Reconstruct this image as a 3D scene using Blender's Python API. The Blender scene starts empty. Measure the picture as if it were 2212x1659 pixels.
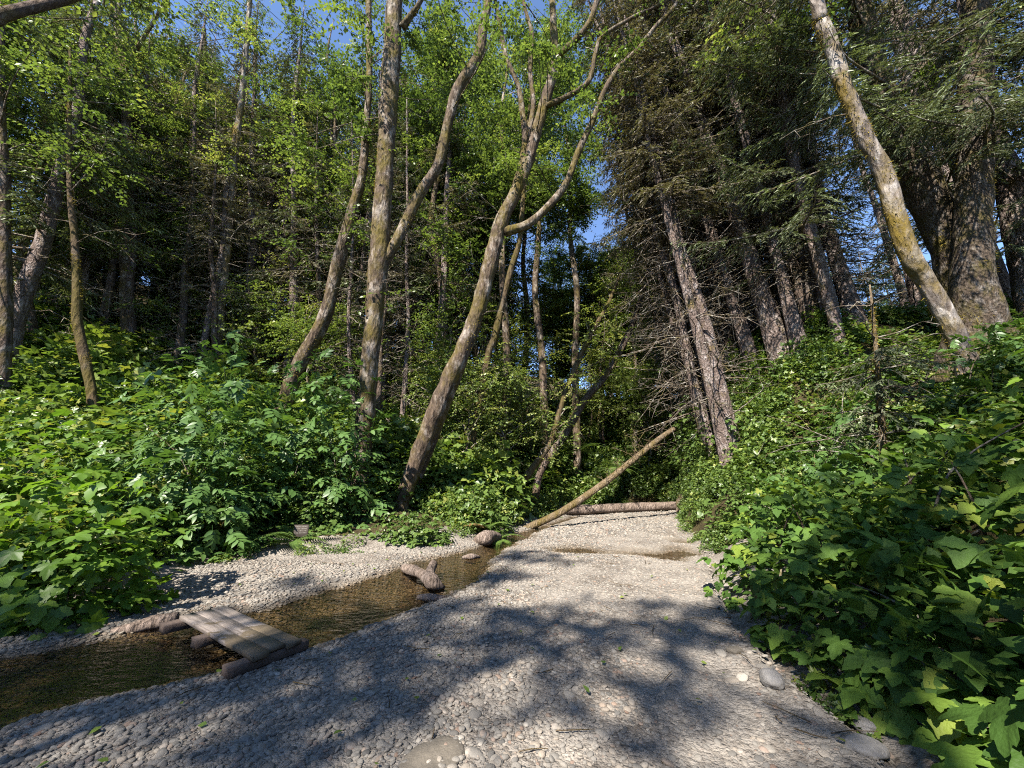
import bpy, math, random
import numpy as np
from mathutils import Vector, Matrix, Euler

random.seed(7)
RNG = np.random.default_rng(7)
SC = bpy.context.scene
C = SC.collection
R = math.radians

# ------------------------------------------------------------------ camera
PITCH, FPX, CAMH = R(13.0), 833.4, 1.5
cam_d = bpy.data.cameras.new('camera')
cam_d.sensor_width = 36.0
cam_d.lens = 36.0 * FPX / 2212.0
cam_d.clip_start, cam_d.clip_end = 0.05, 500.0
cam = bpy.data.objects.new('camera', cam_d)
cam.location = (0, 0, CAMH)
cam.rotation_euler = (R(90) + PITCH, 0, 0)
C.objects.link(cam)
SC.camera = cam

# ------------------------------------------------------------------ light
SUN_EL = R(46)
SUN_H = Vector((-0.50, -0.866, 0)).normalized()
TOSUN = Vector((SUN_H.x * math.cos(SUN_EL), SUN_H.y * math.cos(SUN_EL), math.sin(SUN_EL)))
world = bpy.data.worlds.new('World')
SC.world = world
world.use_nodes = True
wn = world.node_tree
sky = wn.nodes.new('ShaderNodeTexSky')
sky.sky_type = 'NISHITA'
sky.sun_disc = False
sky.sun_elevation = SUN_EL
sky.sun_rotation = math.atan2(SUN_H.x, SUN_H.y)
sky.altitude = 50
sky.air_density = 0.62
sky.dust_density = 0.0
sky.ozone_density = 4.5
wn.links.new(sky.outputs[0], wn.nodes['Background'].inputs[0])
wn.nodes['Background'].inputs[1].default_value = 0.135
sun_d = bpy.data.lights.new('sun', 'SUN')
sun_d.energy = 5.0
sun_d.angle = R(0.53)
sun_d.color = (1.0, 0.955, 0.89)
sun = bpy.data.objects.new('sun', sun_d)
sun.rotation_euler = TOSUN.to_track_quat('Z', 'Y').to_euler()
sun.location = (-10, -15, 30)
C.objects.link(sun)
SC.view_settings.view_transform = 'Standard'
SC.view_settings.look = 'None'
SC.view_settings.exposure = 1.8
SC.view_settings.gamma = 1.0
SC.view_settings.use_white_balance = True
SC.view_settings.white_balance_temperature = 6850
cy = SC.cycles
cy.max_bounces = 7
cy.diffuse_bounces = 4
cy.glossy_bounces = 2
cy.transmission_bounces = 4
cy.transparent_max_bounces = 6
cy.filter_width = 1.1
cy.use_denoising = False
cy.caustics_reflective = False
cy.caustics_refractive = False

# ------------------------------------------------------------------ pixel helpers (2212 x 1659 view of the photo)
def ray(px, py):
    u, v = (px - 1106.0) / FPX, (py - 829.5) / FPX
    return Vector((u, math.cos(PITCH) + v * math.sin(PITCH), math.sin(PITCH) - v * math.cos(PITCH)))
def at(px, py, Y):
    d = ray(px, py); t = Y / d.y
    return Vector((d.x * t, Y, CAMH + d.z * t)), t
def gnd(px, py, z=0.0):
    d = ray(px, py); t = (z - CAMH) / d.z
    return Vector((d.x * t, d.y * t, z))

# ------------------------------------------------------------------ mesh helpers
def mesh_np(name, V, F, mat=None, rnd=None, smooth=False):
    """V (n,3); F a list of int arrays (m,3) or (m,4)."""
    V = np.asarray(V, np.float32)
    F = [np.asarray(f, np.int32) for f in (F if isinstance(F, list) else [F]) if len(f)]
    me = bpy.data.meshes.new(name)
    me.vertices.add(len(V)); me.vertices.foreach_set('co', V.ravel())
    loops = np.concatenate([f.ravel() for f in F])
    starts, o = [], 0
    for f in F:
        starts.append(o + np.arange(len(f)) * f.shape[1]); o += f.size
    starts = np.concatenate(starts).astype(np.int32)
    me.loops.add(len(loops)); me.loops.foreach_set('vertex_index', loops)
    me.polygons.add(len(starts)); me.polygons.foreach_set('loop_start', starts)
    if smooth:
        me.polygons.foreach_set('use_smooth', np.ones(len(starts), bool))
    if rnd is not None:
        a = me.attributes.new('rnd', 'FLOAT', 'POINT')
        a.data.foreach_set('value', np.asarray(rnd, np.float32))
    me.update(calc_edges=True)
    if mat is not None: me.materials.append(mat)
    return me

class Acc:
    def __init__(s): s.V, s.F, s.r, s.n = [], [], [], 0
    def add(s, V, F, r=0.5):
        V = np.asarray(V, float)
        for f in (F if isinstance(F, list) else [F]):
            if len(f): s.F.append(np.asarray(f, int) + s.n)
        s.V.append(V); s.r.append(np.broadcast_to(np.asarray(r, float), (len(V),))); s.n += len(V)
    def mesh(s, name, mat, smooth=False):
        tri = [f for f in s.F if f.shape[1] == 3]; qd = [f for f in s.F if f.shape[1] == 4]
        F = ([np.concatenate(tri)] if tri else []) + ([np.concatenate(qd)] if qd else [])
        return mesh_np(name, np.concatenate(s.V), F, mat, np.concatenate(s.r), smooth)

def obj(name, me, parent=None, loc=(0, 0, 0), rot=(0, 0, 0), scl=(1, 1, 1)):
    o = bpy.data.objects.new(name, me)
    C.objects.link(o)
    o.location = loc; o.rotation_euler = rot
    o.scale = (scl, scl, scl) if isinstance(scl, (int, float)) else scl
    if parent: o.parent = parent
    return o
def tag(o, label, cat, group=None):
    o['label'] = label; o['category'] = cat
    if group: o['group'] = group
    return o
def thing(name, label, cat, loc=(0, 0, 0), rot=(0, 0, 0), group=None, scl=1.0):
    o = bpy.data.objects.new(name, None)
    C.objects.link(o); o.empty_display_size = 0.2
    o.location = loc; o.rotation_euler = rot; o.scale = (scl,) * 3
    return tag(o, label, cat, group)

def vnoise(P, scale, seed=0):
    """cheap smooth value noise in [-1, 1] from summed sines."""
    P = np.asarray(P, float) * scale
    r = np.random.default_rng(seed); out = np.zeros(len(P))
    for k in range(5):
        w = r.normal(size=P.shape[1]); w *= (0.8 + 0.5 * k) / max(np.linalg.norm(w), 1e-6)
        out += np.sin(P @ w * 2.0 + r.uniform(0, 6.28)) / (1 + 0.5 * k)
    return out / 3.0

def resample(pts, rad, step):
    P = np.array([list(p) for p in pts], float); rad = np.array(rad, float)
    if len(P) < 3:
        n = max(2, int(np.linalg.norm(P[-1] - P[0]) / step) + 1); t = np.linspace(0, 1, n)
        return P[0] + (P[-1] - P[0]) * t[:, None], rad[0] + (rad[-1] - rad[0]) * t
    Pe = np.vstack([2 * P[0] - P[1], P, 2 * P[-1] - P[-2]])
    out, ro = [], []
    for i in range(len(P) - 1):
        a, b, c, d = Pe[i:i + 4]
        n = max(1, int(np.linalg.norm(c - b) / step))
        for k in range(n):
            t = k / n
            out.append(0.5 * (2 * b + (c - a) * t + (2 * a - 5 * b + 4 * c - d) * t * t + (3 * b - 3 * c + d - a) * t ** 3))
            ro.append(rad[i] + (rad[i + 1] - rad[i]) * t)
    out.append(P[-1]); ro.append(rad[-1])
    return np.array(out), np.array(ro)

def tube(pts, rad, seg=10, step=0.25, amp=0.0, seed=0, cap=True):
    P, r = resample(pts, rad, step)
    n = len(P)
    T = np.gradient(P, axis=0); T /= np.linalg.norm(T, axis=1)[:, None] + 1e-9
    ref = np.array([0.0, 1.0, 0.0]) if abs(T[0, 1]) < 0.8 else np.array([1.0, 0.0, 0.0])
    N = np.zeros_like(P); u = ref - T[0] * (ref @ T[0]); N[0] = u / np.linalg.norm(u)
    for i in range(1, n):
        u = N[i - 1] - T[i] * (N[i - 1] @ T[i]); N[i] = u / (np.linalg.norm(u) + 1e-9)
    B = np.cross(T, N)
    th = np.arange(seg) * 2 * math.pi / seg
    ring = N[:, None, :] * np.cos(th)[None, :, None] + B[:, None, :] * np.sin(th)[None, :, None]
    rr = np.repeat(r[:, None], seg, 1)
    if amp:
        q = (P[:, None, :] + ring * rr[:, :, None]).reshape(-1, 3)
        rr = rr * (1 + amp * (vnoise(q, 2.2, seed) + 0.6 * vnoise(q, 7.0, seed + 1)).reshape(n, seg))
    V = (P[:, None, :] + ring * rr[:, :, None]).reshape(-1, 3)
    i = np.arange(n - 1)[:, None] * seg; j = np.arange(seg)[None, :]; j2 = (j + 1) % seg
    F = np.stack([i + j, i + j2, i + seg + j2, i + seg + j], -1).reshape(-1, 4)
    Fs = [F]
    if cap:
        V = np.vstack([V, P[0], P[-1]])
        j = np.arange(seg); j2 = (j + 1) % seg
        Fs.append(np.stack([np.full(seg, n * seg), j2, j], -1))
        Fs.append(np.stack([np.full(seg, n * seg + 1), (n - 1) * seg + j, (n - 1) * seg + j2], -1))
    return V, Fs

def frames(D, Nn):
    """rotation matrices (n,3,3): columns x=side, y=D (leaf axis), z~N."""
    D = D / (np.linalg.norm(D, axis=1)[:, None] + 1e-9)
    X = np.cross(D, Nn); X /= np.linalg.norm(X, axis=1)[:, None] + 1e-9
    Z = np.cross(X, D)
    return np.stack([X, D, Z], -1)
def scatter(acc, base, P, D, Nn, S, rnd):
    """copies of a base leaf (V,F) at P with axis D, normal N, size S, joined into acc."""
    bV, bF = base
    M = frames(np.asarray(D, float), np.asarray(Nn, float))
    S = np.broadcast_to(np.asarray(S, float), (len(P),))
    V = np.einsum('nij,kj->nki', M, bV) * S[:, None, None] + np.asarray(P)[:, None, :]
    k = len(bV)
    off = (np.arange(len(P)) * k)[:, None, None]
    acc.add(V.reshape(-1, 3), [(f[None] + off).reshape(-1, f.shape[1]) for f in bF], np.repeat(np.broadcast_to(rnd, (len(P),)), k))
def unit(n, rng=RNG):
    v = rng.normal(size=(n, 3)); return v / np.linalg.norm(v, axis=1)[:, None]

# ------------------------------------------------------------------ materials
def nt(name):
    m = bpy.data.materials.new(name); m.use_nodes = True
    t = m.node_tree; t.nodes.clear()
    return m, t, t.nodes, t.links
def ramp(n, stops):
    r = n.new('ShaderNodeValToRGB'); e = r.color_ramp.elements
    while len(e) < len(stops): e.new(0.5)
    for i, (p, c) in enumerate(stops):
        e[i].position = p; e[i].color = (*c, 1)
    return r
def noise(n, l, vec, scale, detail=4, rough=0.55):
    x = n.new('ShaderNodeTexNoise'); x.inputs['Scale'].default_value = scale
    x.inputs['Detail'].default_value = detail; x.inputs['Roughness'].default_value = rough
    if vec is not None: l.new(vec, x.inputs['Vector'])
    return x
def mixc(n, l, fac, a, b, mode='MIX'):
    x = n.new('ShaderNodeMix'); x.data_type = 'RGBA'; x.blend_type = mode
    for s, v in ((0, fac), (6, a), (7, b)):
        if hasattr(v, 'is_linked') or hasattr(v, 'links'): l.new(v, x.inputs[s])
        elif isinstance(v, tuple): x.inputs[s].default_value = (*v, 1)
        else: x.inputs[s].default_value = v
    return x.outputs[2]
def leaf_mat(name, stops, trans=0.4, tcol=(1.15, 1.2, 0.55), rough=0.5, spec=0.35, veins=False, wob=0.3):
    m, t, n, l = nt(name)
    a = n.new('ShaderNodeAttribute'); a.attribute_name = 'rnd'
    oi = n.new('ShaderNodeObjectInfo')
    ad = n.new('ShaderNodeMath'); ad.operation = 'MULTIPLY_ADD'
    l.new(oi.outputs['Random'], ad.inputs[0]); ad.inputs[1].default_value = wob
    sub = n.new('ShaderNodeMath'); sub.operation = 'SUBTRACT'; sub.inputs[1].default_value = wob / 2
    l.new(a.outputs['Fac'], sub.inputs[0]); l.new(sub.outputs[0], ad.inputs[2])
    rp = ramp(n, stops); l.new(ad.outputs[0], rp.inputs[0])
    col = rp.outputs[0]
    p = n.new('ShaderNodeBsdfPrincipled')
    if veins:
        tc = n.new('ShaderNodeTexCoord')
        nz = noise(n, l, tc.outputs['Object'], 9.0, 3)
        col = mixc(n, l, 0.35, col, mixc(n, l, nz.outputs[0], (0.02, 0.05, 0.015), (0.22, 0.33, 0.08)), 'OVERLAY')
        nb = noise(n, l, tc.outputs['Object'], 14.0, 3)
        bp = n.new('ShaderNodeBump'); bp.inputs['Strength'].default_value = 0.35; bp.inputs['Distance'].default_value = 0.02
        l.new(nb.outputs[0], bp.inputs['Height']); l.new(bp.outputs[0], p.inputs['Normal'])
    l.new(col, p.inputs['Base Color'])
    p.inputs['Roughness'].default_value = rough
    p.inputs['Specular IOR Level'].default_value = spec
    tr = n.new('ShaderNodeBsdfTranslucent')
    l.new(mixc(n, l, 1.0, col, tcol, 'MULTIPLY'), tr.inputs[0])
    mx = n.new('ShaderNodeMixShader'); mx.inputs[0].default_value = trans
    l.new(p.outputs[0], mx.inputs[1]); l.new(tr.outputs[0], mx.inputs[2])
    o = n.new('ShaderNodeOutputMaterial'); l.new(mx.outputs[0], o.inputs[0])
    return m
def bark_mat(name, dark, light, moss, moss_amt=0.5, scale=3.0, lichen=(0.55, 0.53, 0.48), lich_amt=0.5, stretch=0.35):
    m, t, n, l = nt(name)
    tc = n.new('ShaderNodeTexCoord')
    mp = n.new('ShaderNodeMapping'); mp.inputs['Scale'].default_value = (1, 1, stretch)
    l.new(tc.outputs['Object'], mp.inputs[0])
    n1 = noise(n, l, mp.outputs[0], scale * 5, 6, 0.7)
    base = ramp(n, [(0.3, dark), (0.7, light)]); l.new(n1.outputs[0], base.inputs[0])
    mp2 = n.new('ShaderNodeMapping'); mp2.inputs['Scale'].default_value = (1, 1, 0.55); l.new(tc.outputs['Object'], mp2.inputs[0])
    n2 = noise(n, l, mp2.outputs[0], scale * 1.3, 7, 0.7)
    lsum = n.new('ShaderNodeMath'); lsum.operation = 'MULTIPLY_ADD'; lsum.inputs[1].default_value = 0.35; l.new(n1.outputs[0], lsum.inputs[0]); l.new(n2.outputs[0], lsum.inputs[2])
    lr = ramp(n, [(0.78 - 0.25 * lich_amt, (0, 0, 0)), (0.98 - 0.25 * lich_amt, (0.9, 0.9, 0.9))]); l.new(lsum.outputs[0], lr.inputs[0])
    c = mixc(n, l, lr.outputs[0], base.outputs[0], mixc(n, l, n1.outputs[0], tuple(x * 0.6 for x in lichen), lichen))
    n3 = noise(n, l, mp2.outputs[0], scale * 0.7, 7, 0.72)
    mr = ramp(n, [(0.62 - 0.3 * moss_amt, (0, 0, 0)), (0.80 - 0.3 * moss_amt, (1, 1, 1))]); l.new(n3.outputs[0], mr.inputs[0])
    n4 = noise(n, l, tc.outputs['Object'], 40, 3, 0.7)
    c = mixc(n, l, mr.outputs[0], c, mixc(n, l, n4.outputs[0], tuple(x * 0.35 for x in moss), tuple(min(1, x * 1.5) for x in moss)))
    p = n.new('ShaderNodeBsdfPrincipled'); l.new(c, p.inputs['Base Color'])
    p.inputs['Roughness'].default_value = 0.9; p.inputs['Specular IOR Level'].default_value = 0.12
    vo = n.new('ShaderNodeTexVoronoi'); vo.inputs['Scale'].default_value = scale * 6; l.new(mp.outputs[0], vo.inputs['Vector'])
    ad = n.new('ShaderNodeMath'); ad.operation = 'MULTIPLY_ADD'; ad.inputs[1].default_value = 0.6
    l.new(vo.outputs['Distance'], ad.inputs[0]); l.new(n1.outputs[0], ad.inputs[2])
    bp = n.new('ShaderNodeBump'); bp.inputs['Strength'].default_value = 1.0; bp.inputs['Distance'].default_value = 0.06
    l.new(ad.outputs[0], bp.inputs['Height']); l.new(bp.outputs[0], p.inputs['Normal'])
    o = n.new('ShaderNodeOutputMaterial'); l.new(p.outputs[0], o.inputs[0])
    return m
M = {}
M['alder_leaf'] = leaf_mat('alder_leaf', [(0.0, (0.045, 0.075, 0.022)), (0.45, (0.10, 0.150, 0.040)), (0.8, (0.18, 0.235, 0.06)), (1.0, (0.28, 0.30, 0.09))], 0.42, (1.1, 1.15, 0.6), 0.42, 0.5)
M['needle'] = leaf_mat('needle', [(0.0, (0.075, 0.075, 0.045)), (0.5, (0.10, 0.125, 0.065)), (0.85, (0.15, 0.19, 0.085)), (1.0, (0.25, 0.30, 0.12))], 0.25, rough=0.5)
M['needle_dull'] = leaf_mat('needle_dull', [(0.0, (0.11, 0.09, 0.065)), (0.5, (0.145, 0.135, 0.085)), (0.85, (0.17, 0.18, 0.10)), (1.0, (0.24, 0.26, 0.12))], 0.25, rough=0.6)
M['shrub_leaf'] = leaf_mat('shrub_leaf', [(0.0, (0.045, 0.08, 0.022)), (0.5, (0.09, 0.15, 0.035)), (0.85, (0.15, 0.21, 0.042)), (1.0, (0.23, 0.25, 0.06))], 0.38, rough=0.42, spec=0.45)
M['elder_leaf'] = leaf_mat('elder_leaf', [(0.0, (0.035, 0.08, 0.022)), (0.5, (0.075, 0.145, 0.038)), (1.0, (0.13, 0.20, 0.05))], 0.33, rough=0.42, spec=0.4)
M['thimble_leaf'] = leaf_mat('thimble_leaf', [(0.0, (0.055, 0.11, 0.024)), (0.35, (0.09, 0.17, 0.036)), (0.65, (0.14, 0.235, 0.045)), (0.9, (0.21, 0.29, 0.05)), (1.0, (0.28, 0.29, 0.06))], 0.38, rough=0.6, spec=0.22, veins=True, wob=0.95)
M['bright_leaf'] = leaf_mat('bright_leaf', [(0.0, (0.05, 0.11, 0.018)), (0.5, (0.10, 0.19, 0.025)), (1.0, (0.19, 0.26, 0.03))], 0.45, rough=0.45)
M['fern'] = leaf_mat('fern', [(0.0, (0.035, 0.07, 0.02)), (0.6, (0.08, 0.14, 0.03)), (1.0, (0.15, 0.2, 0.04))], 0.35)
M['dead_fern'] = leaf_mat('dead_fern', [(0.0, (0.12, 0.06, 0.03)), (1.0, (0.3, 0.17, 0.08))], 0.2)
M['moss'] = leaf_mat('moss', [(0.0, (0.07, 0.055, 0.012)), (1.0, (0.26, 0.2, 0.04))], 0.25, rough=0.9, spec=0.1)
M['alder_bark'] = bark_mat('alder_bark', (0.022, 0.016, 0.012), (0.13, 0.095, 0.068), (0.10, 0.078, 0.02), 0.55, 2.4, (0.42, 0.37, 0.32), 0.42)
M['pale_bark'] = bark_mat('pale_bark', (0.05, 0.038, 0.03), (0.24, 0.205, 0.18), (0.14, 0.10, 0.022), 0.6, 2.1, (0.50, 0.47, 0.44), 0.45)
M['dark_bark'] = bark_mat('dark_bark', (0.035, 0.025, 0.02), (0.13, 0.095, 0.075), (0.11, 0.085, 0.025), 0.4, 3.0, (0.3, 0.27, 0.25), 0.35)
M['spruce_bark'] = bark_mat('spruce_bark', (0.05, 0.036, 0.03), (0.19, 0.145, 0.125), (0.15, 0.115, 0.03), 0.25, 4.0, (0.42, 0.37, 0.35), 0.45, 0.6)
M['mossy_bark'] = bark_mat('mossy_bark', (0.035, 0.026, 0.016), (0.12, 0.085, 0.05), (0.075, 0.06, 0.018), 0.7, 2.0, (0.2, 0.17, 0.14), 0.3)
M['old_bark'] = bark_mat('old_bark', (0.022, 0.017, 0.013), (0.105, 0.08, 0.06), (0.075, 0.062, 0.018), 0.5, 5.0, (0.24, 0.22, 0.2), 0.45, 0.5)
M['twig'] = bark_mat('twig', (0.05, 0.038, 0.028), (0.17, 0.13, 0.095), (0.17, 0.14, 0.04), 0.35, 4.0)
M['pale_twig'] = bark_mat('pale_twig', (0.07, 0.05, 0.032), (0.22, 0.165, 0.105), (0.11, 0.082, 0.026), 0.5, 5.0, (0.30, 0.245, 0.18), 0.35)
M['drift'] = bark_mat('drift', (0.05, 0.038, 0.03), (0.26, 0.20, 0.165), (0.12, 0.09, 0.06), 0.1, 5.0, (0.36, 0.29, 0.25), 0.45, 0.2)

def gravel_mat(name, stone=False):
    m, t, n, l = nt(name)
    tc = n.new('ShaderNodeTexCoord'); geo = n.new('ShaderNodeNewGeometry')
    pos = geo.outputs['Position']
    p = n.new('ShaderNodeBsdfPrincipled')
    if stone:
        oi = n.new('ShaderNodeObjectInfo')
        r1 = ramp(n, [(0.0, (0.07, 0.069, 0.067)), (0.3, (0.135, 0.13, 0.122)), (0.65, (0.20, 0.187, 0.168)), (0.86, (0.225, 0.193, 0.16)), (0.93, (0.16, 0.105, 0.08)), (1.0, (0.31, 0.29, 0.26))])
        l.new(oi.outputs['Random'], r1.inputs[0])
        nz = noise(n, l, tc.outputs['Object'], 3.0, 5, 0.6)
        c = mixc(n, l, 0.5, r1.outputs[0], mixc(n, l, nz.outputs[0], (0.25, 0.24, 0.22), (0.75, 0.73, 0.7)), 'OVERLAY')
        dn = noise(n, l, pos, 2.2, 4, 0.6)
        dr = ramp(n, [(0.42, (0, 0, 0)), (0.62, (1, 1, 1))]); l.new(dn.outputs[0], dr.inputs[0])
        fac = n.new('ShaderNodeMath'); fac.operation = 'MULTIPLY'; fac.inputs[1].default_value = 0.55
        l.new(dr.outputs[0], fac.inputs[0])
        c = mixc(n, l, fac.outputs[0], c, (0.225, 0.205, 0.178))
        nf = noise(n, l, pos, 90.0, 4, 0.7)
        c = mixc(n, l, 0.35, c, mixc(n, l, nf.outputs[0], (0.1, 0.1, 0.1), (0.9, 0.88, 0.85)), 'OVERLAY')
        bh = nf.outputs[0]; dist = 0.006
    else:
        v = n.new('ShaderNodeTexVoronoi'); v.inputs['Scale'].default_value = 34; l.new(pos, v.inputs['Vector'])
        v2 = n.new('ShaderNodeTexVoronoi'); v2.inputs['Scale'].default_value = 80; l.new(pos, v2.inputs['Vector'])
        nz = noise(n, l, pos, 1.1, 5, 0.6)
        sep = n.new('ShaderNodeSeparateColor'); l.new(v.outputs['Color'], sep.inputs[0])
        r1 = ramp(n, [(0.0, (0.08, 0.07, 0.06)), (0.5, (0.18, 0.163, 0.142)), (1.0, (0.28, 0.255, 0.222))]); l.new(sep.outputs[0], r1.inputs[0])
        r2 = ramp(n, [(0.38, (0.085, 0.066, 0.05)), (0.6, (0.24, 0.213, 0.182))]); l.new(nz.outputs[0], r2.inputs[0])
        c = mixc(n, l, 0.5, r1.outputs[0], r2.outputs[0])
        sm = n.new('ShaderNodeMath'); sm.operation = 'MULTIPLY_ADD'; sm.inputs[1].default_value = 0.5
        l.new(v2.outputs['Distance'], sm.inputs[0]); l.new(v.outputs['Distance'], sm.inputs[2])
        inv = n.new('ShaderNodeMath'); inv.operation = 'SUBTRACT'; inv.inputs[0].default_value = 1.0; l.new(sm.outputs[0], inv.inputs[1])
        bh = inv.outputs[0]; dist = 0.02
    # wet and algae-brown below the water line
    sx = n.new('ShaderNodeSeparateXYZ'); l.new(pos, sx.inputs[0])
    wn_ = noise(n, l, pos, 3.0, 3)
    wz = n.new('ShaderNodeMath'); wz.operation = 'MULTIPLY_ADD'; wz.inputs[1].default_value = 0.05
    l.new(wn_.outputs[0], wz.inputs[0]); l.new(sx.outputs[2], wz.inputs[2])
    mr = n.new('ShaderNodeMapRange'); mr.inputs[1].default_value = -0.035; mr.inputs[2].default_value = 0.03
    mr.inputs[3].default_value = 1.0; mr.inputs[4].default_value = 0.0
    l.new(wz.outputs[0], mr.inputs[0])
    c = mixc(n, l, mr.outputs[0], c, mixc(n, l, 1.0, c, (0.46, 0.37, 0.24), 'MULTIPLY'))
    l.new(c, p.inputs['Base Color'])
    rr = n.new('ShaderNodeMapRange'); rr.inputs[3].default_value = 0.92; rr.inputs[4].default_value = 0.45
    l.new(mr.outputs[0], rr.inputs[0]); l.new(rr.outputs[0], p.inputs['Roughness'])
    p.inputs['Specular IOR Level'].default_value = 0.25
    bp = n.new('ShaderNodeBump'); bp.inputs['Strength'].default_value = 0.8; bp.inputs['Distance'].default_value = dist
    l.new(bh, bp.inputs['Height']); l.new(bp.outputs[0], p.inputs['Normal'])
    o = n.new('ShaderNodeOutputMaterial'); l.new(p.outputs[0], o.inputs[0])
    return m
M['gravel'] = gravel_mat('gravel')
M['stone'] = gravel_mat('stone', True)

def soil_mat():
    m, t, n, l = nt('forest_floor')
    geo = n.new('ShaderNodeNewGeometry'); pos = geo.outputs['Position']
    n1 = noise(n, l, pos, 2.0, 8, 0.7); n2 = noise(n, l, pos, 18, 4, 0.7)
    r1 = ramp(n, [(0.35, (0.035, 0.028, 0.018)), (0.6, (0.07, 0.06, 0.03)), (0.75, (0.06, 0.075, 0.025))]); l.new(n1.outputs[0], r1.inputs[0])
    c = mixc(n, l, 0.5, r1.outputs[0], mixc(n, l, n2.outputs[0], (0.2, 0.17, 0.12), (0.8, 0.75, 0.6)), 'OVERLAY')
    p = n.new('ShaderNodeBsdfPrincipled'); l.new(c, p.inputs['Base Color']); p.inputs['Roughness'].default_value = 0.95
    p.inputs['Specular IOR Level'].default_value = 0.1
    bp = n.new('ShaderNodeBump'); bp.inputs['Distance'].default_value = 0.08; l.new(n2.outputs[0], bp.inputs['Height']); l.new(bp.outputs[0], p.inputs['Normal'])
    o = n.new('ShaderNodeOutputMaterial'); l.new(p.outputs[0], o.inputs[0])
    return m
M['soil'] = soil_mat()

def water_mat():
    m, t, n, l = nt('creek_water')
    geo = n.new('ShaderNodeNewGeometry')
    mp = n.new('ShaderNodeMapping'); mp.inputs['Rotation'].default_value = (0, 0, R(40)); mp.inputs['Scale'].default_value = (1, 2.2, 1)
    l.new(geo.outputs['Position'], mp.inputs[0])
    n1 = noise(n, l, mp.outputs[0], 7.0, 4, 0.55)
    bp = n.new('ShaderNodeBump'); bp.inputs['Strength'].default_value = 0.6; bp.inputs['Distance'].default_value = 0.035
    l.new(n1.outputs[0], bp.inputs['Height'])
    fr = n.new('ShaderNodeFresnel'); fr.inputs[0].default_value = 1.33; l.new(bp.outputs[0], fr.inputs['Normal'])
    tr = n.new('ShaderNodeBsdfTransparent'); tr.inputs[0].default_value = (0.86, 0.81, 0.70, 1)
    gl = n.new('ShaderNodeBsdfGlossy'); gl.inputs['Roughness'].default_value = 0.04; l.new(bp.outputs[0], gl.inputs['Normal'])
    mx = n.new('ShaderNodeMixShader'); l.new(fr.outputs[0], mx.inputs[0]); l.new(tr.outputs[0], mx.inputs[1]); l.new(gl.outputs[0], mx.inputs[2])
    o = n.new('ShaderNodeOutputMaterial'); l.new(mx.outputs[0], o.inputs[0])
    return m
M['water'] = water_mat()

def plank_mat():
    m, t, n, l = nt('plank_wood')
    tc = n.new('ShaderNodeTexCoord'); oi = n.new('ShaderNodeObjectInfo')
    mp = n.new('ShaderNodeMapping'); mp.inputs['Scale'].default_value = (0.6, 9, 6); l.new(tc.outputs['Object'], mp.inputs[0])
    vadd = n.new('ShaderNodeVectorMath'); vadd.operation = 'ADD'; l.new(mp.outputs[0], vadd.inputs[0])
    cmb = n.new('ShaderNodeCombineXYZ'); ml = n.new('ShaderNodeMath'); ml.operation = 'MULTIPLY'; ml.inputs[1].default_value = 20
    l.new(oi.outputs['Random'], ml.inputs[0]); l.new(ml.outputs[0], cmb.inputs[0]); l.new(cmb.outputs[0], vadd.inputs[1])
    g = noise(n, l, vadd.outputs[0], 4, 8, 0.7)
    r = ramp(n, [(0.3, (0.09, 0.07, 0.058)), (0.5, (0.21, 0.175, 0.15)), (0.75, (0.33, 0.285, 0.25))]); l.new(g.outputs[0], r.inputs[0])
    # dried mud tracked over one end
    geo = n.new('ShaderNodeNewGeometry')
    mpd = n.new('ShaderNodeMapping'); mpd.inputs['Scale'].default_value = (2.0, 4.0, 4.0); l.new(geo.outputs['Position'], mpd.inputs[0])
    mn = noise(n, l, mpd.outputs[0], 1.3, 6, 0.65)
    sx = n.new('ShaderNodeSeparateXYZ'); l.new(tc.outputs['Object'], sx.inputs[0])
    k = n.new('ShaderNodeMath'); k.operation = 'MULTIPLY_ADD'; k.inputs[1].default_value = 0.34; l.new(sx.outputs[0], k.inputs[0]); l.new(mn.outputs[0], k.inputs[2])
    mr = ramp(n, [(0.50, (0, 0, 0)), (0.53, (1, 1, 1))]); l.new(k.outputs[0], mr.inputs[0])
    c = mixc(n, l, mr.outputs[0], r.outputs[0], (0.105, 0.08, 0.05))
    p = n.new('ShaderNodeBsdfPrincipled'); l.new(c, p.inputs['Base Color']); p.inputs['Roughness'].default_value = 0.8
    bp = n.new('ShaderNodeBump'); bp.inputs['Strength'].default_value = 0.5; bp.inputs['Distance'].default_value = 0.01
    l.new(g.outputs[0], bp.inputs['Height']); l.new(bp.outputs[0], p.inputs['Normal'])
    o = n.new('ShaderNodeOutputMaterial'); l.new(p.outputs[0], o.inputs[0])
    return m
M['plank'] = plank_mat()
def plain(name, col, rough=0.85):
    m, t, n, l = nt(name)
    tc = n.new('ShaderNodeTexCoord'); z = noise(n, l, tc.outputs['Object'], 12, 5, 0.65)
    p = n.new('ShaderNodeBsdfPrincipled'); l.new(mixc(n, l, z.outputs[0], tuple(x * 0.55 for x in col), tuple(min(1, x * 1.4) for x in col)), p.inputs['Base Color'])
    p.inputs['Roughness'].default_value = rough
    geo = n.new('ShaderNodeNewGeometry'); z2 = noise(n, l, geo.outputs['Position'], 45, 6, 0.7)
    bp = n.new('ShaderNodeBump'); bp.inputs['Strength'].default_value = 0.7; bp.inputs['Distance'].default_value = 0.012
    l.new(z2.outputs[0], bp.inputs['Height']); l.new(bp.outputs[0], p.inputs['Normal'])
    o = n.new('ShaderNodeOutputMaterial'); l.new(p.outputs[0], o.inputs[0])
    return m
M['sign_board'] = plain('sign_board', (0.035, 0.026, 0.02))
M['sign_paint'] = plain('sign_paint', (0.25, 0.24, 0.22))

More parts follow.
